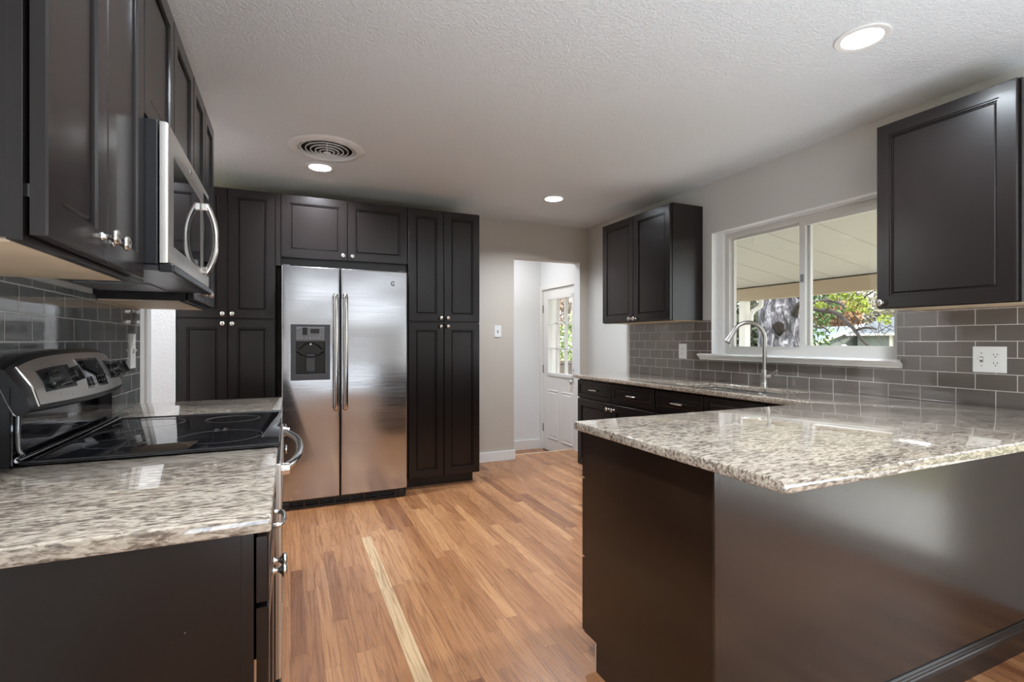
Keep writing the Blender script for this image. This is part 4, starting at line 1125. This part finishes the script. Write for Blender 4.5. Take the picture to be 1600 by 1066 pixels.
def br(pts, r0, r1):
    bm = NB(); P = spline(pts, 5); n = len(P)
    tube(bm, P, [r0 + (r1 - r0) * k / (n - 1) for k in range(n)], 8)
    return bm
for pts, a, b in (
    ([(8.55, 6.35, 1.66), (8.3, 6.14, 1.80), (8.2, 5.97, 1.87), (8.2, 5.85, 1.83), (8.2, 5.65, 1.87), (8.2, 5.46, 1.88), (8.2, 5.30, 1.82), (8.2, 5.20, 1.73)], .055, .02),
    ([(8.4, 6.3, 2.1), (8.2, 5.9, 1.92), (8.0, 5.6, 1.76), (8.0, 5.46, 1.71), (8.0, 5.24, 1.66), (8.0, 5.11, 1.55), (8.0, 4.99, 1.44), (8.0, 4.93, 1.36), (8.0, 4.85, 1.25), (8.0, 4.71, 1.10), (8.0, 4.6, .98)], .05, .016),
    ([(8.0, 4.93, 1.37), (8.0, 4.80, 1.41), (8.0, 4.69, 1.40), (8.0, 4.62, 1.38)], .02, .012),
    ([(8.1, 5.9, 1.6), (8.0, 5.56, 1.44), (8.0, 5.42, 1.42), (8.0, 5.33, 1.33)], .022, .010),
    ([(8.1, 5.40, 1.68), (7.9, 5.33, 1.76), (7.9, 5.27, 1.83), (7.9, 5.20, 1.91)], .02, .008),
    ([(8.0, 4.9, 1.75), (7.9, 4.74, 1.86), (7.9, 4.65, 1.92), (7.9, 4.4, 2.05)], .013, .008),
    ([(8.05, 5.28, 1.67), (8.1, 5.24, 1.51), (8.1, 5.28, 1.36)], .013, .007),
    ([(8.0, 5.05, 1.95), (7.9, 4.96, 1.84), (7.9, 4.91, 1.64), (7.9, 4.84, 1.54), (7.9, 4.77, 1.42)], .013, .007)):
    obj('branch', br(pts, a, b), M_BARKD, t, smooth=True)
tw = NB()
for k in range(70):
    y = random.uniform(4.4, 5.7); z = random.uniform(1.25, 1.95); p = Vector((8.1 + random.uniform(-.2, .3), y, z))
    d = Vector((random.uniform(-.1, .1), random.uniform(-.18, .18), random.uniform(-.28, .15)))
    tube(tw, [p, p + d * .5 + Vector((0, .02, 0)), p + d], [.006, .005, .003], 4)
o = obj('twigs', tw, M_BARKD, t); o['kind'] = 'stuff'

def leafcloud(clusters, n, size):
    bm = NB()
    for (cx, cy, cz, rx, ry, rz) in clusters:
        for _ in range(n):
            while True:
                p = Vector((random.uniform(-1, 1), random.uniform(-1, 1), random.uniform(-1, 1)))
                if p.length < 1: break
            c = Vector((cx + p.x * rx, cy + p.y * ry, cz + p.z * rz))
            a = Vector((random.gauss(0, 1), random.gauss(0, 1), random.gauss(0, 1))).normalized()
            b = a.orthogonal().normalized(); s = size * random.uniform(.6, 1.3)
            b = Matrix.Rotation(random.uniform(0, 6.28), 3, a) @ b; c2 = a.cross(b)
            v = [bm.verts.new(c + b * s), bm.verts.new(c + c2 * s * .45 + a * s * .12), bm.verts.new(c - b * s), bm.verts.new(c - c2 * s * .45 + a * s * .12)]
            bm.faces.new(v)
    return bm
o = obj('foliage', leafcloud([(7.8, 4.92, 1.90, .1, .10, .08), (7.8, 4.73, 1.82, .1, .10, .09), (7.8, 4.87, 1.73, .1, .09, .08), (7.8, 4.68, 1.70, .1, .09, .08), (7.8, 5.34, 1.78, .1, .10, .05), (7.8, 4.40, 1.52, .1, .09, .08), (7.8, 5.13, 1.90, .1, .06, .06), (7.8, 5.55, 1.76, .1, .06, .05)], 55, .035), M_LF_LIME, t, recalc=False)
o['kind'] = 'stuff'

def shrub(name, label, cat, clusters, n, size, mat, stem):
    t = thing(name, label, cat, (stem[0], stem[1], -0.45))
    o = obj('foliage', leafcloud(clusters, n, size), mat, t, recalc=False); o['kind'] = 'stuff'
    bm = NB(); tube(bm, [(stem[0], stem[1], -0.5), (stem[0], stem[1], max(.3, clusters[0][2]))], [.07, .04], 8); obj('stem', bm, M_BARKD, t)
    return t
shrub('shrub', 'dark leafy shrub behind the white patio post', 'shrub', [(9.6, 9.3, 1.3, .9, .9, .9), (9.8, 8.5, .6, .9, .9, .9), (9.8, 8.6, 2.0, .9, .9, .8), (9.8, 7.85, 1.3, .7, .6, 1.0)], 1100, .08, M_LF_DRK, (9.7, 8.9))
shrub('shrub', 'green shrub between the trunk and the window mullion', 'shrub', [(11.5, 8.3, 1.3, .8, .55, .9), (11.5, 8.0, 2.2, .8, .6, .6)], 500, .08, M_LF_GRN, (11.5, 8.2))
shrub('shrub', 'bright lime bush low beside the tree trunk', 'shrub', [(7.6, 5.66, .95, .2, .12, .16)], 130, .04, M_LF_LIME, (7.6, 5.66))
shrub('tree', 'orange autumn tree behind the neighbouring roof', 'tree', [(24, 15.9, 2.2, 1.0, 1.0, .75), (24, 15.3, 2.5, .8, .8, .7)], 700, .12, M_LF_ORG, (24, 15.7))
shrub('tree', 'pale yellow hazy tree behind the neighbouring house', 'tree', [(27, 15.2, 2.9, 1.5, 1.6, 1.0), (27, 13.6, 2.8, 1.3, 1.4, .9), (28, 17.5, 3.6, 1.5, 1.6, 1.1)], 420, .13, M_LF_PALE, (27, 14.6))
shrub('shrub', 'light green bush seen through the back door glass', 'shrub', [(5.6, 9.6, .9, .8, .7, .7), (6.6, 10.4, 1.2, .8, .8, .8)], 600, .07, leaves('fresh_green_leaves', (0.10, 0.17, 0.06), (0.32, 0.44, 0.16)), (5.9, 9.9))
shrub('tree', 'reddish brown tree in the upper back door glass', 'tree', [(7.5, 14.2, 3.2, 1.3, 1.2, 1.2), (8.6, 14.6, 2.4, 1.2, 1.2, 1.0)], 700, .12, leaves('russet_foliage', (0.22, 0.15, 0.11), (0.50, 0.42, 0.36)), (7.9, 14.4))
t = thing('fence', 'dark wooden fence low in the back door glass', 'fence', (5.5, 8.2, -0.45))
obj('board_panel', B(3.9, 8.6, 8.3, 8.34, -0.45, 0.78), M_FENCE, t)
obj('top_rail', B(3.9, 8.6, 8.28, 8.36, 0.78, 0.83), M_FENCE, t)
t = thing('brick_pier', 'tan brick pier just outside the back door', 'pier', (3.62, 6.72, -0.45))
obj('shaft', B(3.52, 3.74, 6.62, 6.84, -0.45, 2.05), M_BRICK, t)
obj('cap', B(3.49, 3.77, 6.59, 6.87, 2.05, 2.12), M_PATIOF, t)

M_LF_HAZE = leaves('grey_brown_twiggy_foliage', (0.085, 0.08, 0.065), (0.24, 0.23, 0.20))
for lb, cl, st in (('hazy grey-brown tree far behind the white post and trunk', [(32, 28.4, 1.6, 1.5, 1.5, 1.8), (32, 27.6, 3.4, 1.5, 1.6, 1.5)], (32, 28)),
                   ('hazy grey-brown tree far behind the window mullion', [(32, 24.9, 1.8, 1.5, 1.3, 2.0), (32, 24.1, 3.6, 1.5, 1.4, 1.5)], (32, 24.5)),
                   ('hazy grey-brown tree far behind the long dark branch', [(32, 21.5, 2.0, 1.5, 1.3, 2.0), (32, 20.7, 3.7, 1.5, 1.3, 1.4)], (32, 21.1)),
                   ('hazy grey-brown tree at the far right behind the shingle roof', [(32, 18.1, 2.4, 1.5, 1.1, 1.6), (32, 17.3, 3.3, 1.5, 1.2, 1.3)], (32, 17.7))):
    shrub('tree', lb, 'tree', cl, 560, .20, M_LF_HAZE, st)

# neighbouring house
t = thing('house', 'neighbouring grey house with pale blue roof seen past the tree', 'house', (21, 12.5, -0.45))
sv = Vector((-.953, .301, 0)); rvv = Vector((.301, .953, 0)); P0 = Vector((20, 12.36, 0))
def gp(s, r_, z): 
    p = P0 + sv * s + rvv * r_; return (p.x, p.y, z)
def prism(poly, d):
    bm = NB(); A = [bm.verts.new(p) for p in poly]; Bq = [bm.verts.new(Vector(p) + Vector(d)) for p in poly]
    for i in range(len(A)): bm.faces.new([A[i], A[(i + 1) % len(A)], Bq[(i + 1) % len(A)], Bq[i]])
    bm.faces.new(A); bm.faces.new(Bq[::-1]); return bm
zr = lambda s: 1.72 - abs(s) * 0.37
obj('gable_wall', prism([gp(2.2, 0, -.45), gp(2.2, 0, zr(2.2) - .02), gp(0, 0, 1.70), gp(-2.2, 0, zr(2.2) - .02), gp(-2.2, 0, -.45)], rvv * 7), M_SIDING, t)
obj('roof_slope', prism([gp(2.35, -.12, zr(2.35)), gp(0, -.12, 1.72), gp(0, -.12, 1.79), gp(2.35, -.12, zr(2.35) + .07)], rvv * 7.2), M_ROOFA, t)
obj('roof_slope', prism([gp(-2.35, -.12, zr(2.35)), gp(0, -.12, 1.72), gp(0, -.12, 1.79), gp(-2.35, -.12, zr(2.35) + .07)], rvv * 7.2), M_ROOFB, t)
obj('rake_board', prism([gp(2.36, -.13, zr(2.36) - .06), gp(0, -.13, 1.66), gp(0, -.13, 1.80), gp(2.36, -.13, zr(2.36) + .08)], rvv * -.03), M_POST, t)
obj('wing_wall', B(19.6, 23, 8.0, 12.0, -0.45, 1.46), M_SIDING, t)
obj('wing_roof', prism([(19.2, 7.8, 1.45), (21.6, 7.8, 2.15), (24, 7.8, 1.45), (24, 7.8, 1.40), (19.2, 7.8, 1.40)], (0, 4.4, 0)), M_ROOFB, t)
obj('gutter', B(19.15, 19.22, 7.8, 12.15, 1.40, 1.48), M_POST, t)
obj('downspout', B(19.5, 19.58, 10.75, 10.85, -0.45, 1.42), M_POST, t)
t = thing('garden_lamp', 'small white rounded garden lamp outside the right window pane', 'lamp', (7.4, 4.72, -0.45))
bm = NB(); tube(bm, [(7.4, 4.72, -.45), (7.4, 4.72, 1.06)], .02, 8); obj('pole', bm, M_POST, t)
bm = NB(); lathe(bm, [(.03, 1.05), (.045, 1.07), (.05, 1.10), (.042, 1.135), (.022, 1.155), (0, 1.16)], (7.4, 4.72, 0), seg=16); obj('globe', bm, M_POST, t, smooth=True)
